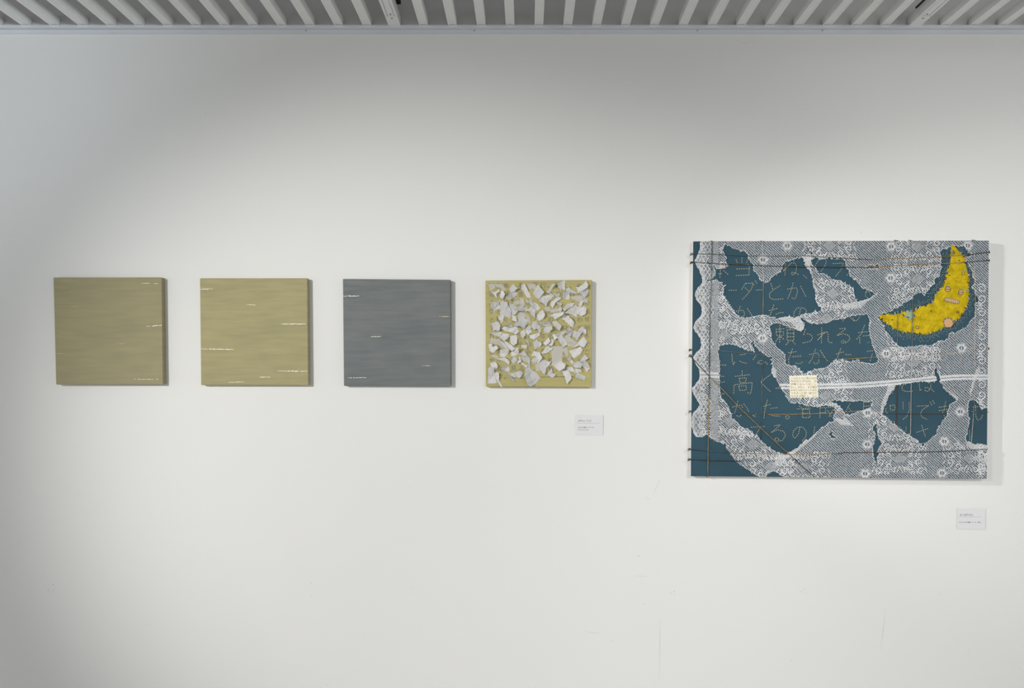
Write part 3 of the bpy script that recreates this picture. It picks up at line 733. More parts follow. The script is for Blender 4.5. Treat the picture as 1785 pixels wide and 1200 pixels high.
# --- solid hem band with its dotted drawn-thread line
hem = Cz([(160,175),(340,180)]), Cz([(880,280),(980,283)]), Cz([(1220,280),(1400,278),(1565,272)]) + Dz([(0,275),(140,272),(300,260),(480,245),(700,225),(850,208)]), Dz([(880,210),(1000,200),(1150,196),(1330,198)])
for h in hem:
    hb = np.zeros((NY, NX), bool); stamp(hb, h, 9.6); lace |= hb & (rng.random((NY, NX)) < .93)
    stamp(lace, h, 1.6, False)
    d = 0.0
    for (xa, ya), (xb, yb) in zip(h[:-1], h[1:]):
        L = math.hypot(xb - xa, yb - ya); nn = max(1, int(L / 2.4))
        for i in range(nn):
            t = i / nn; x = xa + (xb - xa) * t; y = ya + (yb - ya) * t; stamp(lace, [(x, y - .9), (x, y + .9)], 1.0)
# --- doubled, turned-over cloth
FOLDS = [B([(0,690),(110,660),(290,610),(215,660),(160,720),(60,715),(0,715)]), A([(1080,250),(1170,230),(1180,280),(1160,330),(1190,420),(1160,380)]), A([(1270,715),(1565,690),(1565,715),(1400,712)]),
         A([(1020,900),(1110,890),(1080,935)]), A([(310,345),(400,340),(330,325),(300,330)]), Cz([(730,1108),(850,950),(880,870),(960,890),(1010,880),(870,1000)]), Cz([(960,890),(1250,670),(1200,740),(1050,870),(980,930)]),
         Cz([(1380,590),(1400,560),(1480,600),(1560,635),(1440,630)]), Cz([(1350,440),(1440,470),(1420,440),(1300,430),(1250,420)]), Dz([(420,260),(475,270),(400,400),(350,530),(340,460),(380,360)]), Dz([(0,545),(90,640),(0,630)]),
         Dz([(940,310),(1030,370),(1045,400),(1020,430),(1030,390)]), Dz([(1150,330),(1190,170),(1240,80),(1235,160),(1190,260),(1150,400)]), Dz([(985,730),(1050,780),(1110,850),(1090,860)]), Dz([(1110,780),(1200,805),(1330,822),(1330,860),(1150,850)]),
         Cz([(820,110),(850,130),(860,215),(815,185)]), A([(850,815),(960,790),(1070,800),(1110,890),(1080,930),(980,850)])]
fold = np.zeros((NY, NX), bool)
for h in FOLDS: fold |= pip(h, .5)
dense = fine | (rng.random((NY, NX)) < .15)
lace[fold] = (lace | dense)[fold]
lace &= ~hole
# rolled, fuzzy torn rims and loose threads
rim = dilate(hole, 2) & ~hole
lace |= rim & (rng.random((NY, NX)) < .62)
edge = dilate(hole, 1) & ~hole
er, ec = np.nonzero(edge & (XX > 1222))
for i in rng.choice(len(er), 1500, replace=False):
    x, y = xs[ec[i]], ys[er[i]]; an = rng.uniform(0, 6.28); L = rng.uniform(.8, 2.6)
    stamp(lace, [(x, y), (x + L * math.cos(an), y + L * math.sin(an))], .62)
# clip to the canvas face
qb = np.array(QB)
inq = np.ones((NY, NX), bool)
for i in range(4):
    (xa, ya), (xb, yb) = qb[i], qb[(i + 1) % 4]
    inq &= ((xb - xa) * (YY - ya) - (yb - ya) * (XX - xa)) > 0.3 * math.hypot(xb - xa, yb - ya)
lace &= inq

def grid_mesh(name, mask, depth, m, parent, smooth=False):
    """cells of a raster as one woven sheet; depth on the (NY+1, NX+1) corners"""
    r, c = np.nonzero(mask); W1 = NX + 1
    q = np.stack([r * W1 + c, (r + 1) * W1 + c, (r + 1) * W1 + c + 1, r * W1 + c + 1], 1)
    u, inv = np.unique(q.ravel(), return_inverse=True)
    ur, uc = u // W1, u % W1
    px = GX0 + uc / RES; py = GY0 + ur / RES; d = depth[ur, uc]; k = S * (D - d) / D
    v = np.stack([(px - VX) * k, -d, CAMZ + (VY - py) * k], 1)
    return mesh_obj(name, v, inv.reshape(-1, 4), m, parent, smooth)
def corners(f):
    g = np.zeros((NY + 1, NX + 1)); g[:-1, :-1] = f; g[-1, :-1] = f[-1]; g[:, -1] = g[:, -2]; return g
wave = vnoise(28) * .5 + vnoise(11) * .3
ldep = TB + 0.0023 + 0.0006 * (1 + wave) + 0.0008 * fold + 0.0002 * vnoise(1.5)
lace_o = grid_mesh('lace_overlay', lace, corners(ldep), M_lace, big)
tag(lace_o, 'torn white machine lace with scalloped left edge', kind='stuff')

# ------------------------------------------------------------------ twine tied round the canvas
TAN, DRK, GRN, GRY, PAL, BRN = lin(168, 138, 92), lin(70, 64, 58), lin(80, 98, 98), lin(110, 116, 116), lin(176, 168, 160), lin(96, 72, 52)
def tube(paths_cols, r, parent, name='twine', sides=6):
    v, f, col = [], [], []
    pts = [Vector(p) for p, c in paths_cols]
    for i, p in enumerate(pts):
        t = (pts[min(i + 1, len(pts) - 1)] - pts[max(i - 1, 0)]); t = t.normalized() if t.length > 0 else Vector((1, 0, 0))
        up = Vector((0, 1, 0)) if abs(t.y) < .8 else Vector((0, 0, 1))
        a = t.cross(up).normalized(); c = t.cross(a).normalized()
        tw = i * 0.9
        for k in range(sides):
            th = 2 * math.pi * k / sides + tw
            rr = r * (1.0 if k % 2 else 1.22)
            v.append(p + (a * math.cos(th) + c * math.sin(th)) * rr); col.append(paths_cols[i][1])
        if i:
            f += [((i - 1) * sides + k, (i - 1) * sides + (k + 1) % sides, i * sides + (k + 1) % sides, i * sides + k) for k in range(sides)]
    n = len(pts); f += [tuple(range(sides - 1, -1, -1)), tuple(range((n - 1) * sides, n * sides))]
    o = mesh_obj(name, v, f, M_twine, parent, True)
    at = o.data.attributes.new('dye', 'FLOAT_COLOR', 'POINT')
    at.data.foreach_set('color', np.array(col, dtype=np.float32).ravel())
    return o
def resample(pts, step):
    out = []
    for (a, c), (a2, c2) in zip(pts[:-1], pts[1:]):
        n = max(1, int(math.hypot(a2[0] - a[0], a2[1] - a[1]) / step))
        for k in range(n):
            u = k / n; out.append(((a[0] + (a2[0] - a[0]) * u, a[1] + (a2[1] - a[1]) * u), tuple(c[i] + (c2[i] - c[i]) * u for i in range(4))))
    out.append(pts[-1]); return out
def twine(pts, ends, r=0.00095, lift=0.0040):
    """pts: ((px,py),colour); ends: which ends wrap over the canvas edge ('l','r','t','b') or '' (tucked under the lace)"""
    body = []
    for (p, c) in resample(pts, 5):
        j = random.uniform(.75, 1.2)
        bx, by = (p[0] - 1470) * SC, (p[1] - 400) * SC
        lf = 0.0062 if (455 < bx < 690 and 735 < by < 955 and lift < .004) else lift
        body.append((wpt(p[0] + random.uniform(-.12, .12), p[1] + random.uniform(-.12, .12), TB + lf), tuple(x * j for x in c[:3]) + (1,)))
    for w, e in ((0, ends[0]), (1, ends[1])):
        (p, c) = pts[0] if w == 0 else pts[-1]
        if e == '':
            tail = [(wpt(p[0], p[1], TB + .001), c)]
        else:
            d = {'l': (-.9, 0), 'r': (.9, 0), 't': (0, -.9), 'b': (0, .9)}[e]
            a = wpt(p[0] + d[0], p[1] + d[1], TB + .0006)
            tail = [(a, c), (Vector((a.x + d[0] * .0006, -TB * .6, a.z - d[1] * .0006)), c), (Vector((a.x + d[0] * .0006, -TB * .15, a.z - d[1] * .0006)), c)]
        body = (tail[::-1] + body) if w == 0 else (body + tail)
    o = tube(body, r, big)
    return o
def knot(px, py, dx, dy, c, n=1):
    """tied bow end sticking out past the canvas edge"""
    pts = []
    for k in range(9):
        u = k / 8 * 2 * math.pi
        pts.append((wpt(px + dx * .45 * (1 - math.cos(u)) , py + dy * .45 * (1 - math.cos(u)) + 1.3 * math.sin(u), TB * .8 + .003 * math.sin(u * .5)), c))
    pts.append((wpt(px + dx * 1.0, py + dy * 1.0 + 2.6, TB * .75), c))
    tube(pts, 0.0010, big, 'twine_knot')
def P(zone, *lst): return [((zone([(x, y)])[0]), c) for x, y, c in lst]
twine(P(A, (92,222,GRN), (260,226,GRN), (590,240,GRN), (900,246,GRY), (1110,240,GRY), (1470,264,DRK)) + P(B, (30,266,DRK), (250,276,BRN), (260,276,TAN), (630,261,TAN), (1110,235,TAN), (1140,232,DRK), (1322,207,DRK)), 'lr')
twine(P(A, (92,298,DRK), (260,310,DRK), (500,320,BRN), (560,322,DRK), (720,331,DRK), (1000,340,DRK), (1440,347,DRK)) + P(B, (0,343,DRK), (190,346,BRN), (205,346,TAN), (400,335,TAN), (630,322,TAN), (890,312,TAN), (1050,305,TAN), (1080,303,DRK), (1322,283,DRK)), 'lr')
twine(P(A, (83,1095,GRN), (345,1106,GRY), (640,1135,GRY), (830,1160,GRN), (1000,1166,GRY), (1300,1173,GRN), (1440,1180,GRY)) + P(B, (0,1182,TAN), (300,1165,TAN), (600,1160,TAN), (900,1135,TAN), (1140,1110,TAN), (1170,1106,DRK), (1318,1085,DRK)), 'lr', lift=.0021)
twine(P(A, (80,1155,DRK)) + P(Cz, (70,8,DRK), (240,188,DRK), (255,203,TAN), (340,285,TAN), (540,498,TAN), (700,650,TAN), (860,800,TAN), (960,890,TAN), (985,913,DRK), (1080,1005,DRK), (1188,1098,DRK)), 'lb', lift=.0060)
twine(P(Cz, (80,508,GRN), (250,516,GRN), (480,530,GRN), (720,537,GRN), (770,537,GRN), (785,537,TAN), (1000,535,TAN), (1380,525,TAN), (1480,517,TAN)) + P(Dz, (0,517,TAN), (130,506,TAN), (220,500,TAN), (350,528,BRN), (600,533,DRK), (940,533,BRN), (1200,517,GRN), (1312,515,GRN)), 'lr', lift=.0016)
twine(P(Cz, (75,856,DRK), (250,872,GRN), (430,884,GRN), (445,885,TAN), (700,893,TAN), (1000,900,TAN), (1300,897,TAN), (1420,893,DRK)) + P(Dz, (0,885,DRK), (300,882,BRN), (700,880,DRK), (1000,870,DRK), (1308,852,DRK)), 'lr')
twine(P(Cz, (75,948,DRK), (250,957,DRK), (400,959,DRK), (525,962,DRK)), ['l', ''])
twine(P(A, (268,112,DRK), (262,450,GRY), (250,700,GRY), (245,1000,DRK)) + P(Cz, (243,0,DRK), (242,190,DRK), (240,350,GRY), (238,370,TAN), (235,600,TAN), (230,900,TAN), (229,1040,TAN), (228,1100,GRY)), 'tb', lift=.0052)
twine(P(A, (722,112,PAL), (730,300,PAL), (735,470,PAL), (735,478,TAN), (731,770,TAN), (731,785,PAL), (735,1000,PAL), (736,1150,GRY)) + P(Cz, (731,60,DRK), (722,250,GRY), (718,520,GRN), (712,762,DRK)), ['t', ''], lift=.0011)
twine(P(B, (632,110,PAL), (630,350,GRY), (630,600,GRY), (630,610,GRY), (628,1070,GRY)) + P(Dz, (622,20,PAL), (618,240,PAL), (612,715,PAL)), ['t', ''], lift=.0012)
twine(P(B, (494,700,GRY), (492,1045,GRY)), ['', ''], lift=.0011)
twine(P(Dz, (488,262,BRN), (486,450,DRK), (482,642,BRN)), ['', ''], lift=.0011)
twine(P(B, (1192,200,PAL), (1198,545,TAN), (1202,690,TAN), (1198,880,PAL), (1195,1090,PAL)) + P(Dz, (1196,200,GRY), (1192,430,GRY), (1178,620,PAL), (1165,792,PAL)), ['', ''], lift=.0012)
for (zn, x, y, c) in ((A, 92, 222, GRY), (A, 92, 300, DRK), (A, 80, 1095, DRK), (A, 80, 1145, DRK), (Cz, 78, 508, GRY), (Cz, 72, 852, DRK), (Cz, 72, 945, DRK)):
    p = zn([(x, y)])[0]; knot(p[0], p[1], -5.0, 0.6, c)
for (zn, x, y, c) in ((B, 1324, 207, DRK), (B, 1322, 283, DRK), (B, 1318, 1085, DRK)):
    p = zn([(x, y)])[0]; knot(p[0], p[1], 1.6, -.6, c)
for (zn, x, y, c) in ((A, 268, 108, BRN), (A, 720, 108, GRY), (B, 480, 101, DRK), (B, 610, 101, GRY), (B, 1185, 99, GRY)):
    p = zn([(x, y)])[0]
    pts = [(wpt(p[0] - 3.2 + .9 * k, p[1] + .1 - .5 * math.sin(k), TB * .85), c) for k in range(8)]
    tube(pts, 0.0011, big, 'twine_knot')

# ------------------------------------------------------------------ running-stitch lettering
def dashes(strokes, dep, dash=2.5, gap=1.35, w=0.48, h=0.0007):
    v, f = [], []
    for st in strokes:
        pts = st; seg = [math.hypot(b2[0] - a2[0], b2[1] - a2[1]) for a2, b2 in zip(pts[:-1], pts[1:])]
        L = sum(seg)
        def at(s):
            for (a2, b2), l in zip(zip(pts[:-1], pts[1:]), seg):
                if s <= l or (a2, b2) == (pts[-2], pts[-1]):
                    u = s / l if l else 0; return (a2[0] + (b2[0] - a2[0]) * u, a2[1] + (b2[1] - a2[1]) * u)
                s -= l
        n = max(1, round((L + gap) / (dash + gap))); dd = (L - gap * (n - 1)) / n
        for i in range(n):
            s0 = i * (dd + gap); a2 = at(s0); b2 = at(s0 + dd)
            dx, dy = b2[0] - a2[0], b2[1] - a2[1]; l = math.hypot(dx, dy) or 1; ux, uy = dx / l, dy / l
            mx, my = (a2[0] + b2[0]) / 2, (a2[1] + b2[1]) / 2; k = len(v)
            ring = [(a2[0], a2[1], 0), (a2[0] + ux * .5 - uy * w, a2[1] + uy * .5 + ux * w, .3), (b2[0] - ux * .5 - uy * w, b2[1] - uy * .5 + ux * w, .3), (b2[0], b2[1], 0),
                    (b2[0] - ux * .5 + uy * w, b2[1] - uy * .5 - ux * w, .3), (a2[0] + ux * .5 + uy * w, a2[1] + uy * .5 - ux * w, .3)]
            v += [wpt(x, y, dep + h * z) for x, y, z in ring] + [wpt(mx, my, dep + h)]
            f += [(k + q, k + (q + 1) % 6, k + 6) for q in range(6)]
    return v, f
def circ(cx, cy, r, n=12): return [(cx + r * math.cos(2 * math.pi * k / n), cy + r * math.sin(2 * math.pi * k / n)) for k in range(n + 1)]
CH = [
 (A, [[(345,352),(338,442)], [(322,405),(356,402)], [(370,372),(415,412)]]),
 (A, [[(540,255),(537,305)], [(485,272),(497,305)], [(598,262),(580,305)], [(480,322),(600,320)], [(487,361),(607,357)], [(608,325),(603,416)], [(483,420),(600,416)]]),
 (A, [[(935,310),(930,418)], [(903,348),(945,335),(908,388),(950,345),(985,306),(1020,305),(1036,340),(1030,390),(1005,415),(980,405),(1000,388),(1055,412)]]),
 (A, [[(1095,415),(1130,445)]]),
 (A, [[(1240,272),(1203,332)], [(1240,275),(1302,272),(1305,305),(1285,345),(1255,385)]]),
 (A, [[(1380,275),(1450,270)], [(1365,312),(1465,306),(1440,368),(1390,428)]]), (A, [[(1492,420),(1515,392)]]),
 (A, [[(420,555),(492,553)]]),
 (A, [[(572,490),(535,550)], [(572,492),(642,490),(625,545),(590,590),(540,640)], [(565,530),(602,562)], [(635,485),(650,505)], [(660,468),(677,492)]]),
 (A, [[(668,552),(722,550)]]),
 (A, [[(800,488),(820,545)], [(887,512),(830,547),(790,582),(790,620),(830,640),(915,632)]]),
 (A, [[(950,545),(1035,530),(1045,562),(1030,620),(1015,636),(992,620)], [(1006,485),(985,560),(955,632)], [(1070,515),(1095,560),(1120,612)]]),
 (A, [[(485,745),(550,735),(566,770),(552,792)], [(525,697),(503,762)], [(588,718),(630,785)]]),
 (A, [[(783,740),(862,720)], [(830,685),(795,782)], [(845,774),(880,760),(917,755)]]),
 (A, [[(1062,775),(1075,712),(1040,715),(1010,758),(1012,795)], [(1080,712),(1115,722),(1128,752)]]),
 (A, [[(845,910),(925,905)], [(885,870),(882,1032)], [(850,930),(918,930),(918,966),(852,966),(850,930)], [(880,975),(845,1022)], [(890,975),(922,1002)],
      [(940,895),(1020,890)], [(980,895),(975,915)], [(950,916),(1012,912),(1012,1010),(950,1010),(950,916)], [(950,946),(1012,946)], [(950,977),(1012,977)], [(965,1020),(938,1052)], [(995,1015),(1027,1047)]]),
 (A, [[(1118,905),(1100,962)], [(1130,950),(1165,958),(1183,985),(1160,1020),(1090,1035)]]),
 (A, [[(1265,893),(1262,1037)], [(1225,962),(1292,935),(1225,1012),(1268,958),(1312,930),(1325,960),(1320,1010),(1335,1032),(1362,1030)]]),
 (A, [[(1425,905),(1492,898),(1440,940),(1398,968),(1460,950),(1510,965),(1522,1000),(1492,1030),(1447,1036),(1440,1015),(1465,1010),(1482,1025)]]),
 (B, [[(135,940),(240,928)], [(195,868),(165,950),(120,1002)], [(180,970),(235,965)], [(150,985),(150,1038)], [(222,1035),(240,1020)]]),
 (B, [[(200,572),(242,565)], [(205,575),(200,612),(225,622)], [(240,577),(246,602)]]),
 (B, [[(60,782),(70,812),(100,836),(130,826),(157,780)]]),
 (A, [[(1455,838),(1480,795)], [(1545,802),(1562,832)]]),
 (A, [[(960,1125),(1037,1112)], [(1000,1085),(968,1175)], [(1000,1157),(1077,1150)]]), (Cz, [[(962,30),(968,88)], [(1028,68),(1060,76),(1092,60)]]),
 (A, [[(1150,1140),(1225,1124),(1242,1150)], [(1210,1088),(1178,1172)], [(1250,1098),(1292,1168)]]), (Cz, [[(1148,72),(1180,25)], [(1238,15),(1240,60),(1205,82),(1190,62)], [(1288,12),(1318,52)]]),
 (A, [[(1393,1135),(1467,1115)], [(1440,1080),(1400,1185)], [(1480,1140),(1532,1140)]]), (B, [[(215,1110),(270,1105)], [(265,1130),(245,1200)]]),
 (Cz, [[(333,85),(396,88)]]), (Cz, [[(447,-15),(452,50),(462,88),(474,58)], [(518,50),(545,65),(582,70)]]), (A, [[(520,1142),(572,1136)]]),
 (Cz, [[(640,40),(668,-2)], [(678,72),(700,47),(735,45),(737,72),(705,78),(690,68)], [(750,58),(776,82)]]),
 (Cz, [[(540,138),(540,175)], [(476,190),(612,175)], [(515,207),(577,203),(573,246),(520,247),(515,207)], [(464,347),(468,268),(632,246),(628,300),(616,352),(590,338)], [(510,280),(580,275),(576,315),(518,318),(510,280)]]),
 (Cz, [[(802,172),(750,210),(710,242),(750,285),(797,327)]]), (Cz, [[(845,298),(900,295)]]), (Cz, [[(348,190),(378,190)]]), (Cz, [[(352,246),(382,238)]]), (Cz, [[(358,345),(380,350)]]),
 (Cz, [[(450,470),(485,460),(535,450),(546,476)], [(502,412),(487,480),(470,532)], [(555,438),(580,470),(602,512)], [(490,545),(515,562),(532,538)]]),
 (Cz, [[(638,540),(655,560),(667,528)]]),
 (Cz, [[(735,462),(802,445)], [(772,402),(750,480),(738,572)], [(798,482),(862,475)], [(808,545),(850,551),(887,550)]]), (Cz, [circ(953, 562, 17)]),
 (Cz, [[(1038,487),(1167,478)], [(1058,460),(1085,474)], [(1118,462),(1150,465)], [(1090,490),(1155,490),(1156,565),(1090,566),(1090,490)], [(1090,527),(1155,525)]]),
 (Cz, [[(1243,477),(1370,470)], [(1250,480),(1248,567)], [(1300,482),(1300,520),(1250,522)], [(1318,498),(1352,557)], [(1370,490),(1330,557)]]),
 (Dz, [[(62,438),(20,512)], [(40,470),(72,502)]]), (Dz, [[(185,425),(250,422),(250,458),(185,462)], [(185,425),(184,492)]]),
 (Dz, [[(552,260),(530,290),(540,320),(590,329),(632,322)]]), (Dz, [[(690,255),(698,322),(712,308)], [(797,255),(795,300),(827,332)], [(740,295),(770,290),(790,310),(762,331),(740,315)]]),
 (Dz, [[(935,290),(942,332)], [(958,330),(968,362)]]),
 (Dz, [[(392,480),(380,502),(402,527)], [(425,455),(470,450),(468,496),(430,500),(425,455)]]),
 (Dz, [[(543,423),(545,487)], [(600,423),(600,500),(577,555),(543,582)]]),
 (Dz, [[(670,462),(780,455),(722,490),(700,530),(715,560),(762,583)], [(788,422),(806,452)], [(812,408),(830,440)]]),
 (Dz, [[(868,472),(942,460)], [(868,502),(947,490)], [(932,415),(915,500),(902,522)], [(915,540),(927,562)]]),
 (Dz, [[(1175,470),(1242,464)], [(1168,510),(1212,520)], [(1202,450),(1206,560),(1222,590),(1250,580),(1268,542)]]), (Dz, [[(1147,680),(1151,772)]]),
 (Cz, [[(830,640),(892,630),(798,706),(860,675),(920,690),(936,730),(905,775),(850,781),(835,760),(860,745),(877,767)]]),
 (Cz, [[(1066,648),(1055,710),(1020,757),(1000,730),(1005,690),(1040,655),(1090,650),(1125,690),(1121,740),(1085,777)]]), (Cz, [[(1202,648),(1190,727)]]),
 (Cz, [[(620,653),(747,645)], [(707,655),(668,718)]]),
 (Dz, [[(515,648),(520,692)], [(570,648),(570,692)]]), (Dz, [[(665,700),(772,665)], [(713,632),(730,690),(746,737)]]), (Dz, [[(705,802),(742,798)]]),
 (Cz, [[(270,755),(290,781),(327,775)]]), (Dz, [[(460,600),(472,632)]]),
]
for zone, st in CH:
    v, f = dashes([zone(s) for s in st], TB + 0.0002)
    mesh_obj('stitched_character', v, f, M_thread, big)

# ------------------------------------------------------------------ felt moon
MOON = B([(990,135),(1020,165),(1050,190),(1075,220),(1105,245),(1112,280),(1108,330),(1130,380),(1140,430),(1145,490),(1135,540),(1145,590),(1140,640),(1135,690),(1110,730),(1085,770),(1050,810),(1010,845),(960,880),(900,903),(850,925),(800,940),
          (750,955),(700,955),(650,945),(600,940),(550,935),(490,920),(440,890),(410,860),(370,840),(330,810),(308,785),(360,773),(410,770),(440,775),(480,765),(520,760),(560,745),(640,745),(680,725),(720,700),(760,690),(800,670),(820,640),(830,600),
          (860,570),(900,540),(910,500),(930,450),(945,400),(945,370),(970,320),(975,260),(970,220),(980,170)])
JX, JY = 2.0 * vnoise(1.9) + .8 * vnoise(.8), 2.0 * vnoise(1.9) + .8 * vnoise(.8)
mm = pip(MOON, 1.0)
dist = np.zeros((NY, NX)); cur = mm.copy()
for k in range(9):
    dist += cur; er_ = cur.copy(); er_[1:] &= cur[:-1]; er_[:-1] &= cur[1:]; er_[:, 1:] &= cur[:, :-1]; er_[:, :-1] &= cur[:, 1:]; cur = er_
mdep = TB + 0.0006 + 0.0030 * np.sqrt(dist / 9) + 0.0007 * vnoise(1.4) + 0.0005 * vnoise(3.5)
mdep = np.maximum(mdep, TB + 0.0004)
moon = grid_mesh('felt_moon', mm, corners(mdep), M_moon, big, True)
tag(moon, 'shaggy yellow felt crescent moon with a grinning face')
MD = TB + 0.0054
PEACH, TEALC, MAR, BLU, CRM, MINT, ORG, DKB = lin(206, 162, 118), lin(84, 116, 112), lin(104, 46, 46), lin(128, 148, 176), lin(214, 186, 132), lin(146, 172, 146), lin(160, 116, 64), lin(84, 66, 40)
def flat(name, polys, parent=moon):
    """polys: list of (points px, colour, depth)"""
    v, f, col = [], [], []
    for pts, c, d in polys:
        k = len(v); n = len(pts)
        v += [wpt(x, y, d) for x, y in pts] + [wpt(x, y, d - .0009) for x, y in pts]; col += [c] * (2 * n)
        f.append(tuple(range(k + n - 1, k - 1, -1)))
        f += [(k + i, k + (i + 1) % n, k + n + (i + 1) % n, k + n + i) for i in range(n)]
    o = mesh_obj(name, v, f, M_stitch, parent)
    at = o.data.attributes.new('dye', 'FLOAT_COLOR', 'POINT'); at.data.foreach_set('color', np.array(col, dtype=np.float32).ravel())
    return o
def disc(x, y, r, n=16, sy=1.0): return [(x + r * math.cos(2 * math.pi * k / n), y + r * sy * math.sin(2 * math.pi * k / n)) for k in range(n)]
def bar(a, c, w):
    dx, dy = c[0] - a[0], c[1] - a[1]; l = math.hypot(dx, dy) or 1; nx, ny = -dy / l * w, dx / l * w
    return [(a[0] + nx, a[1] + ny), (a[0] - nx, a[1] - ny), (c[0] - nx, c[1] - ny), (c[0] + nx, c[1] + ny)]
def b1(x, y): return B([(x, y)])[0]
for ex, ey in ((950, 545), (1069, 573)):
    x, y = b1(ex, ey)
    pl = [(disc(x, y, 4.5), TEALC, MD), (disc(x, y, 3.6), PEACH, MD + .0003), (bar((x - 3.4, y - .1), (x + 3.4, y + .3), .42), DKB, MD + .0006)]
    for k in (-1, 0, 1): pl.append((bar((x + 1.8 * k, y - 4.1), (x + 2.9 * k, y - 6.2), .3), BLU, MD + .0003))
    flat('eye', pl)
mxl = [b1(918, 634), b1(1052, 664)]
def capsule(a, c, r, n=8):
    an = math.atan2(c[1] - a[1], c[0] - a[0]); out = []
    for k in range(n + 1): out.append((c[0] + r * math.cos(an - math.pi / 2 + math.pi * k / n), c[1] + r * math.sin(an - math.pi / 2 + math.pi * k / n)))
    for k in range(n + 1): out.append((a[0] + r * math.cos(an + math.pi / 2 + math.pi * k / n), a[1] + r * math.sin(an + math.pi / 2 + math.pi * k / n)))
    return out
ma, mc = b1(938, 638), b1(1037, 661)
pl = [(capsule(ma, mc, 3.6), TEALC, MD), (capsule(ma, mc, 2.7), lin(222, 178, 132), MD + .0003)]
for k in range(7):
    u = (k - .1) / 5.8; x = ma[0] + (mc[0] - ma[0]) * u; y = ma[1] + (mc[1] - ma[1]) * u
    pl.append((bar((x + .3, y - 2.4), (x - .3, y + 2.4), .35), lin(96, 96, 72), MD + .0006))
flat('mouth', pl)
for cx, cy, r, fill in ((1090, 402, 13, CRM), (673, 893, 15, PEACH), (1042, 755, 14, ORG)):
    x, y = b1(cx, cy); flat('crater', [(disc(x, y, r / SC), lin(120, 96, 44) if fill != ORG else lin(110, 88, 40), MD - .0004), (disc(x, y, r / SC * .62), fill, MD - .0001)])
for cx, cy in ((965, 418), (1055, 283), (445, 823), (800, 742)):
    x, y = b1(cx, cy); flat('crater', [(disc(x, y, 1.15, 10), DKB, MD - .0006)])
# sewn patches
px_, py_ = b1(955, 850)
pl = [([(px_ + 8.4 * math.cos(t), py_ + 8.6 * math.sin(t)) for t in [math.pi * .62 + k * (2 * math.pi * .86) / 16 for k in range(17)]], PEACH, MD - .0002)]
for k in range(13):
    t = math.pi * .70 + k * (math.pi * 1.3) / 12
    pl.append((bar((px_ + 8.2 * math.cos(t), py_ + 8.4 * math.sin(t)), (px_ + 8.2 * math.cos(t + .2), py_ + 8.4 * math.sin(t + .2)), .95), (MAR if k % 2 else BLU), MD + .0002))
flat('sewn_patch', pl)
star = B([(570,745),(590,735),(600,755),(625,730),(635,760),(660,785),(630,800),(600,830),(590,805),(550,795),(575,775)])
pl = [(star, lin(150, 170, 140), MD - .0006)]
for a, c, cc in (((540,770),(552,790),MAR), ((548,788),(575,797),BLU), ((578,795),(600,805),MAR), ((585,812),(600,830),BLU), ((625,790),(660,790),BLU), ((640,770),(650,795),MAR), ((620,745),(650,740),MAR), ((600,740),(620,742),BLU)):
    pl.append((bar(b1(*a), b1(*c), .7), cc, MD - .0002))
flat('sewn_patch', pl)
pl = [(B([(975,205),(1005,200),(1012,225),(1000,240),(972,245)]), lin(138, 130, 72), MD - .0010), (bar(b1(1003, 195), b1(1014, 222), .6), MAR, MD - .0004), (bar(b1(972, 188), b1(998, 187), .7), BLU, MD - .0004)]
flat('sewn_patch', pl)
# straight stitches that hold the moon's rim
cols = [BLU, MAR, CRM, MINT]
spots = [(945,385,-1,.3),(920,455,-1,0),(888,538,-1,.2),(842,592,-1,.3),(808,665,0,1),(745,688,.2,-1),(695,712,.2,-1),(528,755,.3,-1),(345,772,.6,-.4),(350,815,-1,.5),(400,850,-.6,1),(452,900,-.6,1),(545,935,-.2,1),(695,950,0,1),(790,937,0,1),(888,910,.1,1),
         (1022,830,.6,.8),(1082,772,.7,.7),(1115,705,1,.4),(1140,628,1,.4),(1130,555,1,-.4),(1140,485,1,.2),(1138,415,1,.1),(1108,372,1,-.1),(1068,212,1,-.6),(1098,248,1,-.2),(660,725,.2,-1),(470,765,.2,-1)]
for i, (sx, sy, dx, dy) in enumerate(spots):
    x, y = b1(sx, sy); l = math.hypot(dx, dy)
    flat('stitch', [(bar((x - dx / l * 2.2, y - dy / l * 2.2), (x + dx / l * 2.6, y + dy / l * 2.6), .85), cols[i % 4], TB + .0046)])
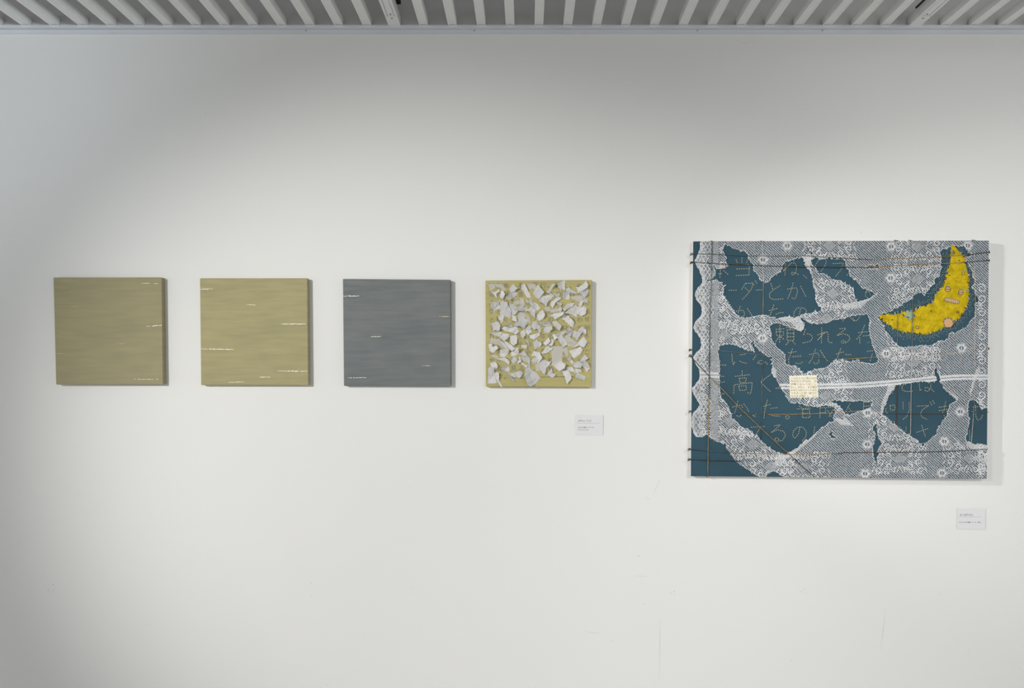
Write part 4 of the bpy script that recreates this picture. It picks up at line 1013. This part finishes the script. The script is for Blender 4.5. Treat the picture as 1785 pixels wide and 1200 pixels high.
# knots of pale thread scattered round it
near = dilate(mm, 26) & ~dilate(mm, 2) & hole & inq
far = near & ~dilate(mm, 15)
v, f = [], []
rr_, cc_ = np.nonzero(near)
pick = rng.choice(len(rr_), 1500, replace=False); placed = []
for i in pick:
    x, y = xs[cc_[i]], ys[rr_[i]]
    if far[rr_[i], cc_[i]] and rng.random() < .72: continue
    if any((x - a) ** 2 + (y - c) ** 2 < 2.3 ** 2 for a, c in placed): continue
    placed.append((x, y)); r = rng.uniform(.48, .72); k = len(v)
    v += [wpt(x + r * math.cos(t), y + r * math.sin(t), TB + .0003) for t in (0, 1.26, 2.51, 3.77, 5.03)] + [wpt(x, y, TB + .0012)]
    f += [(k + q, k + (q + 1) % 5, k + 5) for q in range(5)]
    if len(placed) > 520: break
tag(mesh_obj('knot_stitches', v, f, M_knot, big), kind='stuff')

# ------------------------------------------------------------------ cream text patch
QP = [(1376.0, 655.5), (1423.7, 654.3), (1426.9, 693.2), (1377.2, 693.9)]
m = quad_map(QP); n = 14; v = []
pj = rng.uniform(-.35, .35, (n + 1, n + 1, 2))
for i in range(n + 1):
    for j in range(n + 1):
        p = m(i / n, j / n) + pj[i, j]; v.append(wpt(p[0], p[1], TB + 0.0034 + 0.0004 * math.sin(i * .9) * math.cos(j * .7)))
N1 = len(v); v += [p + Vector((0, .0006, 0)) for p in v]
f = [(i * (n + 1) + j, i * (n + 1) + j + 1, (i + 1) * (n + 1) + j + 1, (i + 1) * (n + 1) + j) for i in range(n) for j in range(n)]
f += [tuple(N1 + k for k in reversed(q4)) for q4 in f]
for a, c in ([(i * (n + 1), (i + 1) * (n + 1)) for i in range(n)] + [(i * (n + 1) + n, (i + 1) * (n + 1) + n) for i in range(n)] + [(j, j + 1) for j in range(n)] + [(n * (n + 1) + j, n * (n + 1) + j + 1) for j in range(n)]):
    f.append((a, c, c + N1, a + N1))
patch = mesh_obj('cloth_patch', v, f, M_patch, big); tag(patch, 'cream cloth patch with ochre stitched writing')
for k, s in enumerate(["こんなふうに見えるの", "今の日々すなの、空", "が暗くなってかくし", "ない。れたい、また明日", "まあり入れちゃってみる", "でもきっと見一並まだ", "そのまま間にし、ひと"]):
    y = 661.3 + 5.2 * k; x = 1377.4 + .16 * k
    g, fs = text_geo(s, 4.6, x, y, 45.6, 0.02)
    mesh_obj('stitched_line', [wpt(a, c, TB + .0044) for a, c in g], fs, M_ochrethread, patch)
